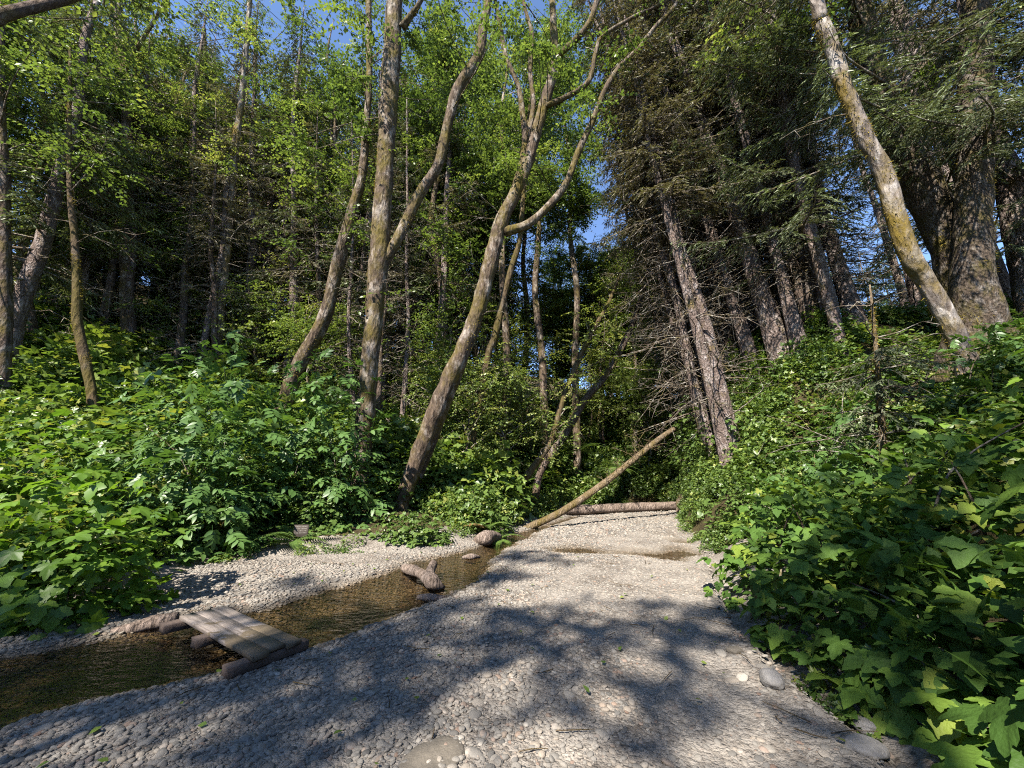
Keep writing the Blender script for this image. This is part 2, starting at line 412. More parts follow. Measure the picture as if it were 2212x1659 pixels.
# ------------------------------------------------------------------ terrain
BED_L = [(-16, -3.5), (-11, -0.8), (-8.2, 1.4), (-6.3, 2.9), (-4.75, 3.92), (-4.7, 5.26), (-4.9, 6.4), (-4.6, 7.0), (-3.4, 7.5), (-2.2, 7.95), (-1.0, 8.7), (-0.5, 9.9), (0.3, 11.5), (2.0, 15.0), (3.2, 17.2)]
BED_R = [(7.0, 17.4), (6.3, 15.5), (4.75, 11.5), (3.8, 8.2), (3.06, 6.4), (2.34, 4.76), (2.07, 3.92), (1.95, 3.1), (1.9, 2.4), (1.6, 0.6), (0.6, -1.4), (-3, -3.2), (-8, -5.0), (-16, -7.0)]
BED = np.array(BED_L + BED_R)
S_NEAR = [(-9, -2.5), (-7, -0.8), (-4.5, 1.4), (-3.0, 2.66), (-2.87, 2.91), (-2.43, 3.35), (-2.06, 3.57), (-1.65, 3.83), (-1.23, 4.62), (-0.72, 5.26), (-0.32, 6.38), (-0.1, 8.18), (0.65, 10.4), (1.35, 12.3), (2.6, 14.6)]
S_FAR = [(2.1, 14.9), (0.9, 12.4), (0.15, 11.2), (-0.3, 10.2), (-0.75, 9.2), (-1.2, 8.3), (-1.73, 7.54), (-2.09, 6.83), (-2.5, 5.88), (-3.02, 5.08), (-3.69, 4.69), (-4.24, 4.02), (-4.6, 3.75), (-6.1, 2.7), (-8.5, 0.8), (-10.5, -1.5)]
STREAM = np.array(S_NEAR + S_FAR)
POOL = np.array([(2.3, 7.7), (3.0, 7.35), (3.75, 7.6), (4.3, 9.0), (4.3, 10.2), (3.9, 10.3), (3.6, 9.0), (3.0, 8.4), (2.4, 8.5), (1.5, 8.9), (0.9, 8.6), (1.0, 8.1)])
def sdist(P, poly):
    """signed distance to polygon, negative inside."""
    A = poly; B = np.roll(poly, -1, 0)
    best = np.full(len(P), 1e9); ins = np.zeros(len(P), bool)
    for a, b in zip(A, B):
        ab = b - a; t = np.clip(((P - a) @ ab) / (ab @ ab), 0, 1)
        best = np.minimum(best, np.hypot(*(P - a - t[:, None] * ab).T))
        c = ((a[1] > P[:, 1]) != (b[1] > P[:, 1]))
        with np.errstate(divide='ignore', invalid='ignore'):
            c &= P[:, 0] < (b[0] - a[0]) * (P[:, 1] - a[1]) / (b[1] - a[1]) + a[0]
        ins ^= c
    return np.where(ins, -best, best)
def sst(a, b, x):
    t = np.clip((x - a) / (b - a), 0, 1); return t * t * (3 - 2 * t)
def height(P):
    P = np.atleast_2d(np.asarray(P, float)); x, y = P[:, 0], P[:, 1]
    d = sdist(P, BED)
    ye = np.clip(y, -14, 17.3)
    xl = np.interp(ye, [q[1] for q in BED_L], [q[0] for q in BED_L])
    xr = np.interp(ye, [q[1] for q in BED_R[::-1]], [q[0] for q in BED_R[::-1]])
    wr = sst(-0.2, 0.2, (x - (xl + xr) / 2) / np.maximum(xr - xl, 0.5))
    dd = np.maximum(d, 0)
    fl = 0.22 * np.minimum(dd, 1) + 0.30 * np.clip(dd - 1, 0, 4) + 0.52 * np.clip(dd - 5, 0, 30)
    sr = 0.37 + 0.9 * sst(7.6, 9.8, y) + 1.2 * sst(9.8, 12.5, y)
    fr = np.minimum(sr * np.minimum(dd, 2) + (sr + 0.38) * np.maximum(dd - 2, 0), 3.7 + 1.7 * sst(7.6, 10, y)) + 0.06 * np.maximum(dd - 4, 0)
    fe = 0.55 * np.minimum(dd, 9) + 0.30 * np.maximum(dd - 9, 0)
    we = sst(16.0, 20.0, y) * (1 - sst(4, 14, np.abs(x - 5)))
    h = fl * (1 - wr) + fr * wr
    h = h * (1 - we) + fe * we
    h = h * sst(0, 0.5, dd) * 1.0 + np.where(d > 0, 0.02, 0)
    h += sst(0.5, 4, dd) * (0.25 * vnoise(P, 0.5, 3) + 0.12 * vnoise(P, 1.6, 4))
    ds = -sdist(P, STREAM); dp = -sdist(P, POOL)
    bed = 0.018 * vnoise(P, 1.3, 5) + 0.010 * vnoise(P, 3.7, 6) + 0.06 * sst(0.0, 2.0, -ds) + 0.03 * sst(-0.5, 0, d)
    bed -= 0.17 * sst(-0.12, 0.65, ds + 0.10 * vnoise(P, 2.5, 8)) + 0.125 * sst(-0.6, 0.6, dp + 0.3 * vnoise(P, 2.0, 9))
    return np.where(d > 0, np.maximum(h, 0.02) + 0.05 * sst(0, 0.3, d), bed)
def H(x, y): return float(height([(x, y)])[0])
def hit(px, py, y0=3.0, y1=60.0):
    d = ray(px, py)
    Y = np.arange(y0, y1, 0.1); t = Y / d.y
    P = np.stack([d.x * t, Y], 1); z = CAMH + d.z * t
    k = np.nonzero(z < height(P))[0]
    i = k[0] if len(k) else len(Y) - 1
    return Vector((P[i, 0], P[i, 1], float(height(P[i:i + 1])[0])))

def grid_mesh(name, xs, ys, mat, z=None, mask=None, sink=0.0):
    X, Y = np.meshgrid(xs, ys); P = np.stack([X.ravel(), Y.ravel()], 1)
    Z = (height(P) - sink * (1 - sst(0.5, 1.0, sdist(P, BED)))) if z is None else np.full(len(P), z)
    nx, ny = len(xs), len(ys)
    i = np.arange(ny - 1)[:, None] * nx; j = np.arange(nx - 1)[None, :]
    F = np.stack([i + j, i + j + 1, i + nx + j + 1, i + nx + j], -1).reshape(-1, 4)
    if mask is not None:
        ctr = P[F].mean(1); F = F[mask(ctr)]
    return mesh_np(name, np.column_stack([P, Z]), [F], mat, smooth=True)

near_x, near_y = (-12.0, 8.0), (-4.0, 18.4)
in_near = lambda c: (c[:, 0] > near_x[0]) & (c[:, 0] < near_x[1]) & (c[:, 1] > near_y[0]) & (c[:, 1] < near_y[1])
bed_mask = lambda c: sdist(c, BED) < np.where((c[:, 1] > 7.5) & (c[:, 0] > 2), 0.12, 0.9)
fine_x = np.arange(near_x[0], near_x[1] + 1e-6, 0.1); fine_y = np.arange(near_y[0], near_y[1] + 1e-6, 0.1)
creek_bed = obj('creek_bed', grid_mesh('creek_bed', fine_x, fine_y, M['gravel'], mask=bed_mask)); creek_bed['kind'] = 'structure'
fx = np.unique(np.round(np.concatenate([np.arange(-60, -12, 1.5), np.arange(-12, 10, 0.4), np.arange(10, 61, 1.5)]), 3))
fy = np.unique(np.round(np.concatenate([np.arange(-30, 18, 0.4), np.arange(18, 91, 1.5)]), 3))
ground = obj('ground', grid_mesh('ground', fx, fy, M['soil'], mask=lambda c: ~(in_near(c) & (sdist(c, BED) < -0.2)), sink=0.12)); ground['kind'] = 'structure'
ground.location.z = -0.015
wx = np.arange(-11, 5.01, 0.5); wy = np.arange(-4, 15.51, 0.5)
water = obj('creek_water', grid_mesh('creek_water', wx, wy, M['water'], z=-0.048, mask=lambda c: (sdist(c, STREAM) < 0.9) | (sdist(c, POOL) < 0.9)))
water['kind'] = 'structure'

# ------------------------------------------------------------------ geometry-node scatter for what nobody could count
def instancer(name, P, rot, scl, sources, mat=None):
    col = bpy.data.collections.new(name + '_source')
    for i, me in enumerate(sources):
        o = bpy.data.objects.new(name + '_piece', me); col.objects.link(o)
    me = bpy.data.meshes.new(name)
    me.vertices.add(len(P)); me.vertices.foreach_set('co', np.asarray(P, np.float32).ravel())
    for nm, arr in (('rot', rot), ('scl', scl)):
        a = me.attributes.new(nm, 'FLOAT_VECTOR', 'POINT'); a.data.foreach_set('vector', np.asarray(arr, np.float32).ravel())
    a = me.attributes.new('pick', 'INT', 'POINT'); a.data.foreach_set('value', RNG.integers(0, len(sources), len(P)).astype(np.int32))
    o = obj(name, me); o['kind'] = 'stuff'
    g = bpy.data.node_groups.new(name + '_nodes', 'GeometryNodeTree')
    g.interface.new_socket('Geometry', in_out='INPUT', socket_type='NodeSocketGeometry')
    g.interface.new_socket('Geometry', in_out='OUTPUT', socket_type='NodeSocketGeometry')
    n, l = g.nodes, g.links
    gi, go = n.new('NodeGroupInput'), n.new('NodeGroupOutput')
    ci = n.new('GeometryNodeCollectionInfo'); ci.inputs['Collection'].default_value = col
    ci.inputs['Separate Children'].default_value = True; ci.inputs['Reset Children'].default_value = True
    ip = n.new('GeometryNodeInstanceOnPoints'); ip.inputs['Pick Instance'].default_value = True
    def at_(nm, ty):
        q = n.new('GeometryNodeInputNamedAttribute'); q.data_type = ty; q.inputs['Name'].default_value = nm; return q.outputs[0]
    e2r = n.new('FunctionNodeEulerToRotation'); l.new(at_('rot', 'FLOAT_VECTOR'), e2r.inputs[0])
    l.new(e2r.outputs[0], ip.inputs['Rotation'])
    l.new(at_('scl', 'FLOAT_VECTOR'), ip.inputs['Scale'])
    l.new(at_('pick', 'INT'), ip.inputs['Instance Index'])
    l.new(gi.outputs[0], ip.inputs['Points']); l.new(ci.outputs[0], ip.inputs['Instance']); l.new(ip.outputs[0], go.inputs[0])
    md = o.modifiers.new('scatter', 'NODES'); md.node_group = g
    return o

# ------------------------------------------------------------------ stones and gravel
def ico(sub):
    t = (1 + 5 ** 0.5) / 2
    V = np.array([(-1, t, 0), (1, t, 0), (-1, -t, 0), (1, -t, 0), (0, -1, t), (0, 1, t), (0, -1, -t), (0, 1, -t), (t, 0, -1), (t, 0, 1), (-t, 0, -1), (-t, 0, 1)], float)
    F = np.array([(0, 11, 5), (0, 5, 1), (0, 1, 7), (0, 7, 10), (0, 10, 11), (1, 5, 9), (5, 11, 4), (11, 10, 2), (10, 7, 6), (7, 1, 8), (3, 9, 4), (3, 4, 2), (3, 2, 6), (3, 6, 8), (3, 8, 9), (4, 9, 5), (2, 4, 11), (6, 2, 10), (8, 6, 7), (9, 8, 1)])
    for _ in range(sub):
        V = list(map(tuple, V)); idx = {}; nf = []
        def mid(a, b):
            k = (min(a, b), max(a, b))
            if k not in idx: V.append(tuple((np.array(V[a]) + np.array(V[b])) / 2)); idx[k] = len(V) - 1
            return idx[k]
        for a, b, c in F:
            ab, bc, ca = mid(a, b), mid(b, c), mid(c, a)
            nf += [(a, ab, ca), (b, bc, ab), (c, ca, bc), (ab, bc, ca)]
        V = np.array(V); F = np.array(nf)
    return V / np.linalg.norm(V, axis=1)[:, None], F
def pebble(seed, sub=1, lump=0.16):
    r = np.random.default_rng(seed)
    V, F = ico(sub)
    V = V * (1 + lump * vnoise(V, 1.1, seed) + lump * 0.5 * vnoise(V, 2.2, seed + 50))[:, None]
    V = np.sign(V) * np.abs(V) ** 0.9
    V = V * np.array([1.0, r.uniform(0.6, 0.92), r.uniform(0.28, 0.5)]) * 0.5
    return V, F
peb_hi = [mesh_np('pebble', *pebble(i, 1), M['stone'], smooth=True) for i in range(9)]
peb_lo = [mesh_np('pebble', *pebble(i + 20, 0, 0.1), M['stone'], smooth=True) for i in range(5)]
stone_me = [mesh_np('stone', *pebble(i + 40, 1, 0.3), M['stone'], smooth=True) for i in range(16)]

def sample_bed(n, xr, yr, margin=0.15):
    P = np.column_stack([RNG.uniform(*xr, n), RNG.uniform(*yr, n)])
    return P[sdist(P, BED) < margin]
def gravel(name, n, xr, yr, smin, smax, srcs, embed=0.15):
    P = sample_bed(n, xr, yr)
    # only what the camera side could see
    P = P[np.abs(P[:, 0]) < 1.55 * np.maximum(P[:, 1], 0) + 1.2]
    loose = sst(-0.35, 0.35, vnoise(P, 0.55, 31) - 0.45 * (P[:, 0] - 0.7) * (P[:, 1] < 7))
    k = RNG.uniform(size=len(P)) < 0.8 + 0.2 * loose
    P, loose = P[k], loose[k]
    s = smin * (smax / smin) ** (RNG.uniform(size=len(P)) ** (1.7 + 1.6 * (1 - loose)))
    z = height(P) + s * 0.13 * (loose - 0.75) + s * 0.04
    rot = np.column_stack([RNG.normal(0, 0.22, len(P)), RNG.normal(0, 0.22, len(P)), RNG.uniform(0, 6.28, len(P))])
    return instancer(name, np.column_stack([P, z]), rot, np.repeat(s[:, None], 3, 1), srcs)
gravel('gravel', 64000, (-6, 3.2), (1.1, 5.2), 0.011, 0.058, peb_hi)
gravel('gravel', 34000, (-6, 4.5), (5.2, 9.5), 0.022, 0.075, peb_lo)
gravel('gravel', 12000, (-2, 7.5), (9.5, 17.5), 0.045, 0.12, peb_lo)
cnt = 0
while cnt < 300:
    y = 1.2 + 4.6 * random.random() ** 1.4; x = random.uniform(-1.5 * y, 1.4 * y)
    p = np.array([[x, y]]); d = sdist(p, BED)[0]
    if d > 0.1: continue
    edge = d > -0.9 and x > 0
    loose = vnoise(p, 0.55, 31)[0] - 0.4 * (x - 0.6)
    if not edge and loose < 0.0 and random.random() < 0.75: continue
    s = random.uniform(0.055, 0.095) if not edge else random.uniform(0.06, 0.12)
    obj('stone', random.choice(stone_me), creek_bed, (x, y, H(x, y) + s * random.uniform(-0.04, 0.08)), (random.gauss(0, .15), random.gauss(0, .15), random.uniform(0, 6.28)), (s, s * random.uniform(.75, 1.15), s * random.uniform(.6, 0.9)))
    cnt += 1

# ------------------------------------------------------------------ leaf bases  (leaf axis +y, up +z, length 1)
LEAF2 = (np.array([(0, 0, 0), (0.34, 0.48, 0.08), (0, 1.0, -0.08), (-0.34, 0.48, 0.08)]), [np.array([(0, 1, 2), (0, 2, 3)])])
BLADE = (np.array([(-0.5, 0, 0), (0.5, 0, 0), (0.12, 1, 0), (-0.12, 1, 0)]) * np.array([0.30, 1, 1]), [np.array([(0, 1, 2, 3)])])
def leaf_blade(w, serr=0.0, n=5, fold=0.14, droop=0.18):
    """ovate leaf: midrib strip with two half blades."""
    ys = np.linspace(0, 1, n + 1)
    prof = np.sin(np.pi * ys ** 0.75) ** 0.9 * w
    V, F = [], []
    for i, y in enumerate(ys):
        z = -droop * y * y
        V.append((0, y, z))
        wv = prof[i] * (1 + (serr if i % 2 else -serr))
        V.append((wv, y - 0.03, z + fold * wv)); V.append((-wv, y - 0.03, z + fold * wv))
    for i in range(n):
        a, b = 3 * i, 3 * (i + 1)
        F += [(a, a + 1, b + 1, b), (a + 2, a, b, b + 2)]
    return np.array(V, float), [np.array(F)]
def combine(parts):
    a = Acc()
    for (V, F), Mx in parts:
        V = np.c_[V, np.ones(len(V))] @ np.array(Mx).T
        a.add(V[:, :3], F)
    V = np.concatenate(a.V); t = [f for f in a.F if f.shape[1] == 3]; q = [f for f in a.F if f.shape[1] == 4]
    return V, ([np.concatenate(t)] if t else []) + ([np.concatenate(q)] if q else [])
def mat4(loc, rz=0, rx=0, ry=0, s=1):
    return Matrix.Translation(loc) @ Euler((rx, ry, rz)).to_matrix().to_4x4() @ Matrix.Scale(s, 4)
def palmate(seed):
    """five-lobed toothed leaf; petiole joins at the origin, tip at +y."""
    r = np.random.default_rng(seed)
    lobes = [(-2.2, 0.50), (-1.12, 0.74), (0.0, 1.0), (1.12, 0.74), (2.2, 0.50)]
    ang, rad, zz = [], [], []
    for k, (a, L) in enumerate(lobes):
        L *= r.uniform(0.92, 1.08)
        for da, f in ((-0.40, 0.66), (-0.27, 0.78), (-0.20, 0.74), (-0.10, 0.93), (0, 1.0), (0.10, 0.93), (0.20, 0.74), (0.27, 0.78), (0.40, 0.66)):
            ang.append(a + da * 1.15); rad.append(L * f * r.uniform(0.97, 1.03)); zz.append(abs(da))
        if k < 4:
            ang.append((a + lobes[k + 1][0]) / 2); rad.append(0.47 * r.uniform(0.9, 1.1)); zz.append(0.55)
    ang, rad, zz = map(np.array, (ang, rad, zz))
    o = np.column_stack([np.sin(ang) * rad, np.cos(ang) * rad, 0.16 * zz * rad - 0.22 * rad ** 2])
    m = np.column_stack([np.sin(ang) * rad * 0.5, np.cos(ang) * rad * 0.5, 0.13 * zz * rad * 0.6 - 0.22 * (rad * 0.5) ** 2])
    n = len(ang); sel = np.arange(0, n, 2)
    V = np.vstack([[(0, 0, 0.0)], o, m]) * 0.62
    F4 = [(1 + i, 1 + i + 1, 1 + n + i + 1, 1 + n + i) for i in range(n - 1)]
    F3 = [(0, 1 + n + i + 1, 1 + n + i) for i in range(n - 1)]
    return V, [np.array(F3), np.array(F4)[:, ::-1]]
def trifoliate(seed):
    r = np.random.default_rng(seed); lf = leaf_blade(0.36, 0.11, 8, 0.16, 0.2)
    j = lambda s: r.normal(0, s)
    V, F = combine([(lf, mat4((0, 0.28, 0), j(.1), j(.15) - .1, 0, 0.72)), (lf, mat4((0, 0.26, 0), 1.25 + j(.15), j(.15), 0.1, 0.55)), (lf, mat4((0, 0.26, 0), -1.25 + j(.15), j(.15), -0.1, 0.55)),
                    ((np.array([(-.012, 0, 0), (.012, 0, 0), (.008, .3, 0), (-.008, .3, 0)]), [np.array([(0, 1, 2, 3)])]), mat4((0, 0, 0)))])
    return V, F
def pinnate(seed):
    r = np.random.default_rng(seed); lf = leaf_blade(0.22, 0, 4, 0.2, 0.12)
    parts = [((np.array([(-.01, 0, 0), (.01, 0, 0), (.006, .7, -.1), (-.006, .7, -.1)]), [np.array([(0, 1, 2, 3)])]), mat4((0, 0, 0)))]
    for y, s in ((0.25, 0.42), (0.45, 0.45), (0.64, 0.42)):
        for sg in (-1, 1):
            parts.append((lf, mat4((0, y, -.1 * y * y * 1.4), sg * (1.05 + r.normal(0, .1)), -0.15 + r.normal(0, .12), r.normal(0, .15), s)))
    parts.append((lf, mat4((0, 0.7, -.1), r.normal(0, .1), -.2, 0, 0.45)))
    return combine(parts)
def base_mesh(nm, VF, mat):
    V, F = VF
    return mesh_np(nm, V, F, mat, np.full(len(V), 0.5), smooth=True)
thimble_me = [base_mesh('leaf', palmate(i), M['thimble_leaf']) for i in range(6)]
salmon_me = [base_mesh('leaf', trifoliate(i), M['thimble_leaf']) for i in range(6)]
bright_palm = [base_mesh('leaf', palmate(i + 10), M['bright_leaf']) for i in range(5)]
bright_tri = [base_mesh('leaf', trifoliate(i + 10), M['bright_leaf']) for i in range(3)]
elder_me = [base_mesh('leaf', pinnate(i), M['elder_leaf']) for i in range(6)]
shrub_tri = [base_mesh('leaf', trifoliate(i + 20), M['shrub_leaf']) for i in range(5)]

# ------------------------------------------------------------------ foliage generators
def clumps(acc, centers, radii, per, size, base=LEAF2, flat=0.55, rng=RNG, tilt=0.38, tone=0.5, wood=None):
    """leaf sprays: every clump is a handful of drooping twigs set with alternate leaves."""
    m = 13; nt_ = max(3, per // m); K = len(centers) * nt_
    c = np.repeat(np.asarray(centers, float), nt_, 0); rr = np.repeat(np.asarray(radii, float), nt_)
    d = unit(K, rng) * [1, 1, flat * 0.8] + [0, 0, 0.08]; d /= np.linalg.norm(d, axis=1)[:, None]
    st = c + rng.normal(0, 0.22, (K, 3)) * rr[:, None] * [1, 1, flat]; L = rr * rng.uniform(0.6, 1.25, K)
    lat = np.cross(d, [0, 0, 1.0]); lat /= np.linalg.norm(lat, axis=1)[:, None] + 1e-6
    u = (np.linspace(0.12, 1, m)[None] + rng.normal(0, 0.03, (K, m)))
    P = st[:, None] + d[:, None] * (L[:, None] * u)[..., None] + np.array([0, 0, -0.28]) * (L[:, None] * u ** 2)[..., None]
    sg = np.where(np.arange(m) % 2, 1.0, -1.0)[None, :, None]
    D = d[:, None] * 0.5 + lat[:, None] * sg * 0.9 + rng.normal(0, 0.3, (K, m, 3)) + [0, 0, -0.3]
    Nn = np.array([0, 0, 1.0]) + rng.normal(0, 0.25, (K, 1, 3)) + rng.normal(0, tilt, (K, m, 3))
    tc = np.repeat(np.clip(rng.normal(tone, 0.15, len(centers)), 0, 1), nt_) + rng.normal(0, 0.1, K)
    n = K * m
    scatter(acc, base, P.reshape(n, 3), D.reshape(n, 3), Nn.reshape(n, 3), size * rng.uniform(0.6, 1.25, n), np.clip(np.repeat(tc, m) + rng.normal(0, 0.1, n), 0, 1))
    if wood is not None:
        V = np.stack([st - lat * 0.006, st + lat * 0.006, P[:, -1]], 1).reshape(-1, 3)
        wood.add(V, [np.arange(K * 3).reshape(-1, 3)])
def bough(acc, wood, org, az, L, droop, rng, dens=1.0, blade=0.10, wr=0.018):
    """spruce bough from org: drooping axis with side twigs set with needle blades."""
    s = np.linspace(0, 1, 7); ca, sa = math.cos(az), math.sin(az)
    hx = s * L; hz = -droop * L * (s ** 1.4) + 0.10 * L * s ** 4
    side = 0.06 * L * np.sin(s * 3 + rng.uniform(0, 6))
    ax = np.column_stack([org[0] + ca * hx - sa * side, org[1] + sa * hx + ca * side, org[2] + hz])
    wood.add(*tube(ax, np.linspace(wr * L, 0.004, 7), 4, 0.5, cap=False))
    nt_ = max(6, int(L * 13 * dens)); ts = rng.uniform(0.12, 1.0, nt_)
    Ps, Ds, Ns, Ss, Rs = [], [], [], [], []
    for t in ts:
        b = np.array([np.interp(t, s, ax[:, k]) for k in range(3)])
        sg = 1 if rng.uniform() < 0.5 else -1
        fwd = rng.uniform(0.5, 1.1)
        l = (0.12 + 0.30 * L * (1 - t) ** 0.8 * min(1, t * 4)) * rng.uniform(0.6, 1.2)
        l = min(l, 0.85)
        d = np.array([ca * math.cos(fwd) - sg * sa * math.sin(fwd), sa * math.cos(fwd) + sg * ca * math.sin(fwd), -0.25 + rng.normal(0, 0.15)])
        k = max(3, int(l / 0.045 * dens)); u = np.sort(rng.uniform(0.1, 1, k))
        sag = np.array([0, 0, -0.5])
        P = b + d * (u * l)[:, None] + sag * (u[:, None] ** 2) * l
        dd = d + sag * u[:, None]
        lat = np.cross(dd, [0, 0, 1]); lat /= np.linalg.norm(lat, axis=1)[:, None] + 1e-6
        sgn = np.where(rng.uniform(size=k) < 0.5, -1, 1)[:, None]
        Ps.append(P); Ds.append(dd * 0.9 + lat * sgn * 0.75 + rng.normal(0, 0.25, (k, 3)) + np.array([0, 0, -0.25]))
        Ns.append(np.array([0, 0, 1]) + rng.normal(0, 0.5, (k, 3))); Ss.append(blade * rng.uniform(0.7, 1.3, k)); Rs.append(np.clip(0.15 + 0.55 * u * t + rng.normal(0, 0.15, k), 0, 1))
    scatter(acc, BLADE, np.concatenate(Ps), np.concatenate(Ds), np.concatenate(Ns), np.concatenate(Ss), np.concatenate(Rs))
def bare_limb(acc, org, az, L, rise, rng, r0=0.02, twigs=5):
    pts = [np.array(org, float)]
    d = np.array([math.cos(az), math.sin(az), rise])
    for k in range(4):
        d = d + rng.normal(0, 0.18, 3) + np.array([0, 0, -0.06]); pts.append(pts[-1] + d / np.linalg.norm(d) * L / 4)
    acc.add(*tube(pts, np.linspace(r0, 0.004, 5), 4, 0.6, cap=False))
    for k in range(twigs):
        t = rng.uniform(0.25, 1) * 3.99; i = int(t); b = pts[i] + (pts[i + 1] - pts[i]) * (t - i)
        e = b + (rng.normal(0, 1, 3) + d * 0.8 + [0, 0, -.3]) * L * rng.uniform(0.07, 0.15)
        e2 = e + rng.normal(0, 1, 3) * L * 0.06
        acc.add(*tube([b, e, e2], [r0 * 0.35, 0.005, 0.003], 3, 0.5, cap=False))

def spruce_variant(seed, height_=22.0, r0=0.24, low=6.0, maxL=3.2, n=105, dull=False, dens=1.15, bark='spruce_bark', nl=34):
    rng = np.random.default_rng(seed)
    zs = np.linspace(-0.5, height_, 9)
    wob = np.cumsum(rng.normal(0, 0.10, (9, 2)), 0); wob -= wob[0]
    P = np.column_stack([wob, zs]); rad = r0 * (1 - np.clip(zs / height_, 0, 1)) ** 0.8 + 0.015
    rad[0] *= 1.5
    tr = Acc(); tr.add(*tube(P, rad, 9, 0.5, 0.06, seed))
    crown, wood = Acc(), Acc()
    for k in range(n):
        z = low + (height_ - low - 0.3) * (k / n) ** 0.9 + rng.uniform(-.2, .2)
        f = 1 - (z - low) / (height_ - low)
        L = max(0.5, maxL * (0.25 + 0.75 * f) * rng.uniform(0.6, 1.1))
        x, y = np.interp(z, zs, P[:, 0]), np.interp(z, zs, P[:, 1])
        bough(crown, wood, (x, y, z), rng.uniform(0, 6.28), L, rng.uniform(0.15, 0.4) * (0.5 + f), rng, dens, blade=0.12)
    for k in range(nl):
        z = rng.uniform(1.5, low + 5)
        x, y = np.interp(z, zs, P[:, 0]), np.interp(z, zs, P[:, 1])
        bare_limb(wood, (x, y, z), rng.uniform(0, 6.28), rng.uniform(0.7, 2.6), rng.uniform(-0.3, 0.35), rng, rng.uniform(.012, .03))
    return (tr.mesh('trunk', M[bark], True), wood.mesh('limbs', M['twig']), crown.mesh('crown', M['needle_dull' if dull else 'needle']))

def alder_variant(seed, height_=18.0, r0=0.15, low=6.0, spread=2.6, ncl=84, per=300, size=0.12, tone=0.5, bark='alder_bark', cr=(0.55, 1.15)):
    rng = np.random.default_rng(seed)
    zs = np.linspace(-0.4, height_, 9)
    wob = np.cumsum(rng.normal(0, 0.22, (9, 2)), 0); wob -= wob[0]
    P = np.column_stack([wob, zs]); rad = r0 * (1 - np.clip(zs / height_, 0, 1)) ** 0.7 + 0.012
    tr = Acc(); tr.add(*tube(P, rad, 9, 0.4, 0.08, seed))
    wood, crown = Acc(), Acc(); cs = []
    for k in range(28):
        z = rng.uniform(low * 0.8, height_ * 0.92); az = rng.uniform(0, 6.28); f = 1 - abs((z - low) / (height_ - low) - 0.35)
        L = spread * f * rng.uniform(0.5, 1.2)
        b = np.array([np.interp(z, zs, P[:, 0]), np.interp(z, zs, P[:, 1]), z])
        m = b + np.array([math.cos(az) * L * .5, math.sin(az) * L * .5, L * .35]); e = b + np.array([math.cos(az) * L, math.sin(az) * L, L * .45 + rng.normal(0, .3)])
        wood.add(*tube([b, m, e], [0.035, 0.022, 0.008], 5, 0.4, cap=False))
        for q in range(3): cs.append(b + (e - b) * rng.uniform(0.45, 1.1) + rng.normal(0, 0.4, 3))
    cs = np.array(cs)[:ncl]
    clumps(crown, cs, rng.uniform(*cr, len(cs)), per, size, rng=rng, tone=tone, wood=wood)
    return (tr.mesh('trunk', M[bark], True), wood.mesh('limbs', M['twig']), crown.mesh('crown', M['alder_leaf']))

SPRUCE = [spruce_variant(100, 22, 0.24, 3.5), spruce_variant(101, 24, 0.28, 5, 3.2), spruce_variant(102, 20, 0.2, 2.5, 2.8), spruce_variant(103, 23, 0.22, 8, 2.8, 80, True, nl=60), spruce_variant(104, 21, 0.18, 9, 2.6, 70, True, nl=60)]
ALDER = [alder_variant(200), alder_variant(201, 16, 0.12, 5, 2.4, tone=0.6, bark='pale_bark'), alder_variant(202, 20, 0.17, 7, 3.0, tone=0.45), alder_variant(203, 13, 0.07, 4, 1.7, 60, 170, tone=0.72, bark='dark_bark')]

SNAG = [spruce_variant(110, 22, 0.14, 9, 2.2, 50, True, 1.0, nl=100), spruce_variant(111, 20, 0.11, 8, 2.0, 46, False, 1.0, nl=100), spruce_variant(112, 18, 0.16, 8, 2.4, 50, True, 1.0, bark='dark_bark', nl=90)]
LOOK = {}
for _v, _t in zip(SNAG + SPRUCE + ALDER, ('slim grey', 'very thin', 'dark slim', 'full green', 'tall green', 'low-skirted green', 'brown-tinged', 'thin brown-tinged', 'mottled', 'pale-barked', 'broad-crowned', 'spindly')): LOOK[id(_v)] = _t
def plant_tree(name, variant, x, y, label, group, scl=1.0, lean=(0, 0)):
    label = LOOK.get(id(variant), '') + ' ' + label if id(variant) in LOOK else label
    if lean == (0, 0) and y > 5 and x < 0:
        lean = (random.gauss(0, 0.03), random.gauss(0.12 * x / y, 0.05))
    q = Matrix.Rotation(lean[1], 4, 'Y') @ Matrix.Rotation(lean[0], 4, 'X') @ Matrix.Rotation(random.uniform(0, 6.28), 4, 'Z')
    r = thing(name, label, 'tree', (x, y, H(x, y) - 0.1), q.to_euler(), group, scl)
    for nm, me in zip(('trunk', 'limbs', 'crown'), variant):
        o = obj(nm, me, r)
        if nm != 'trunk': o['kind'] = 'stuff'
    return r

# ------------------------------------------------------------------ hero trees traced in world space
def trunk_path(px, Y0, Y1, ext=3.5, base=True):
    """px rows (x, y, width) in view pixels, depth running from Y0 to Y1."""
    n = len(px); pts, rad = [], []
    for i, (x, y, w) in enumerate(px):
        p, t = at(x, y, Y0 + (Y1 - Y0) * i / max(1, n - 1)); pts.append(np.array(p)); rad.append(w / 2 / FPX * t)
    if base:
        b = pts[0].copy(); g = H(b[0], b[1]) - 0.25
        if g < b[2]:
            d = pts[0] - pts[1]; d /= np.linalg.norm(d); k = (b[2] - g) / max(0.25, -d[2])
            nb = pts[0] + d * k; nb[2] = min(g, H(nb[0], nb[1]) - 0.2); pts.insert(0, nb); rad.insert(0, rad[0] * 1.25)
    if ext:
        d = pts[-1] - pts[-2]; d /= np.linalg.norm(d); pts.append(pts[-1] + d * ext + np.array([0, 0, ext * 0.3])); rad.append(rad[-1] * 0.55)
    return pts, rad
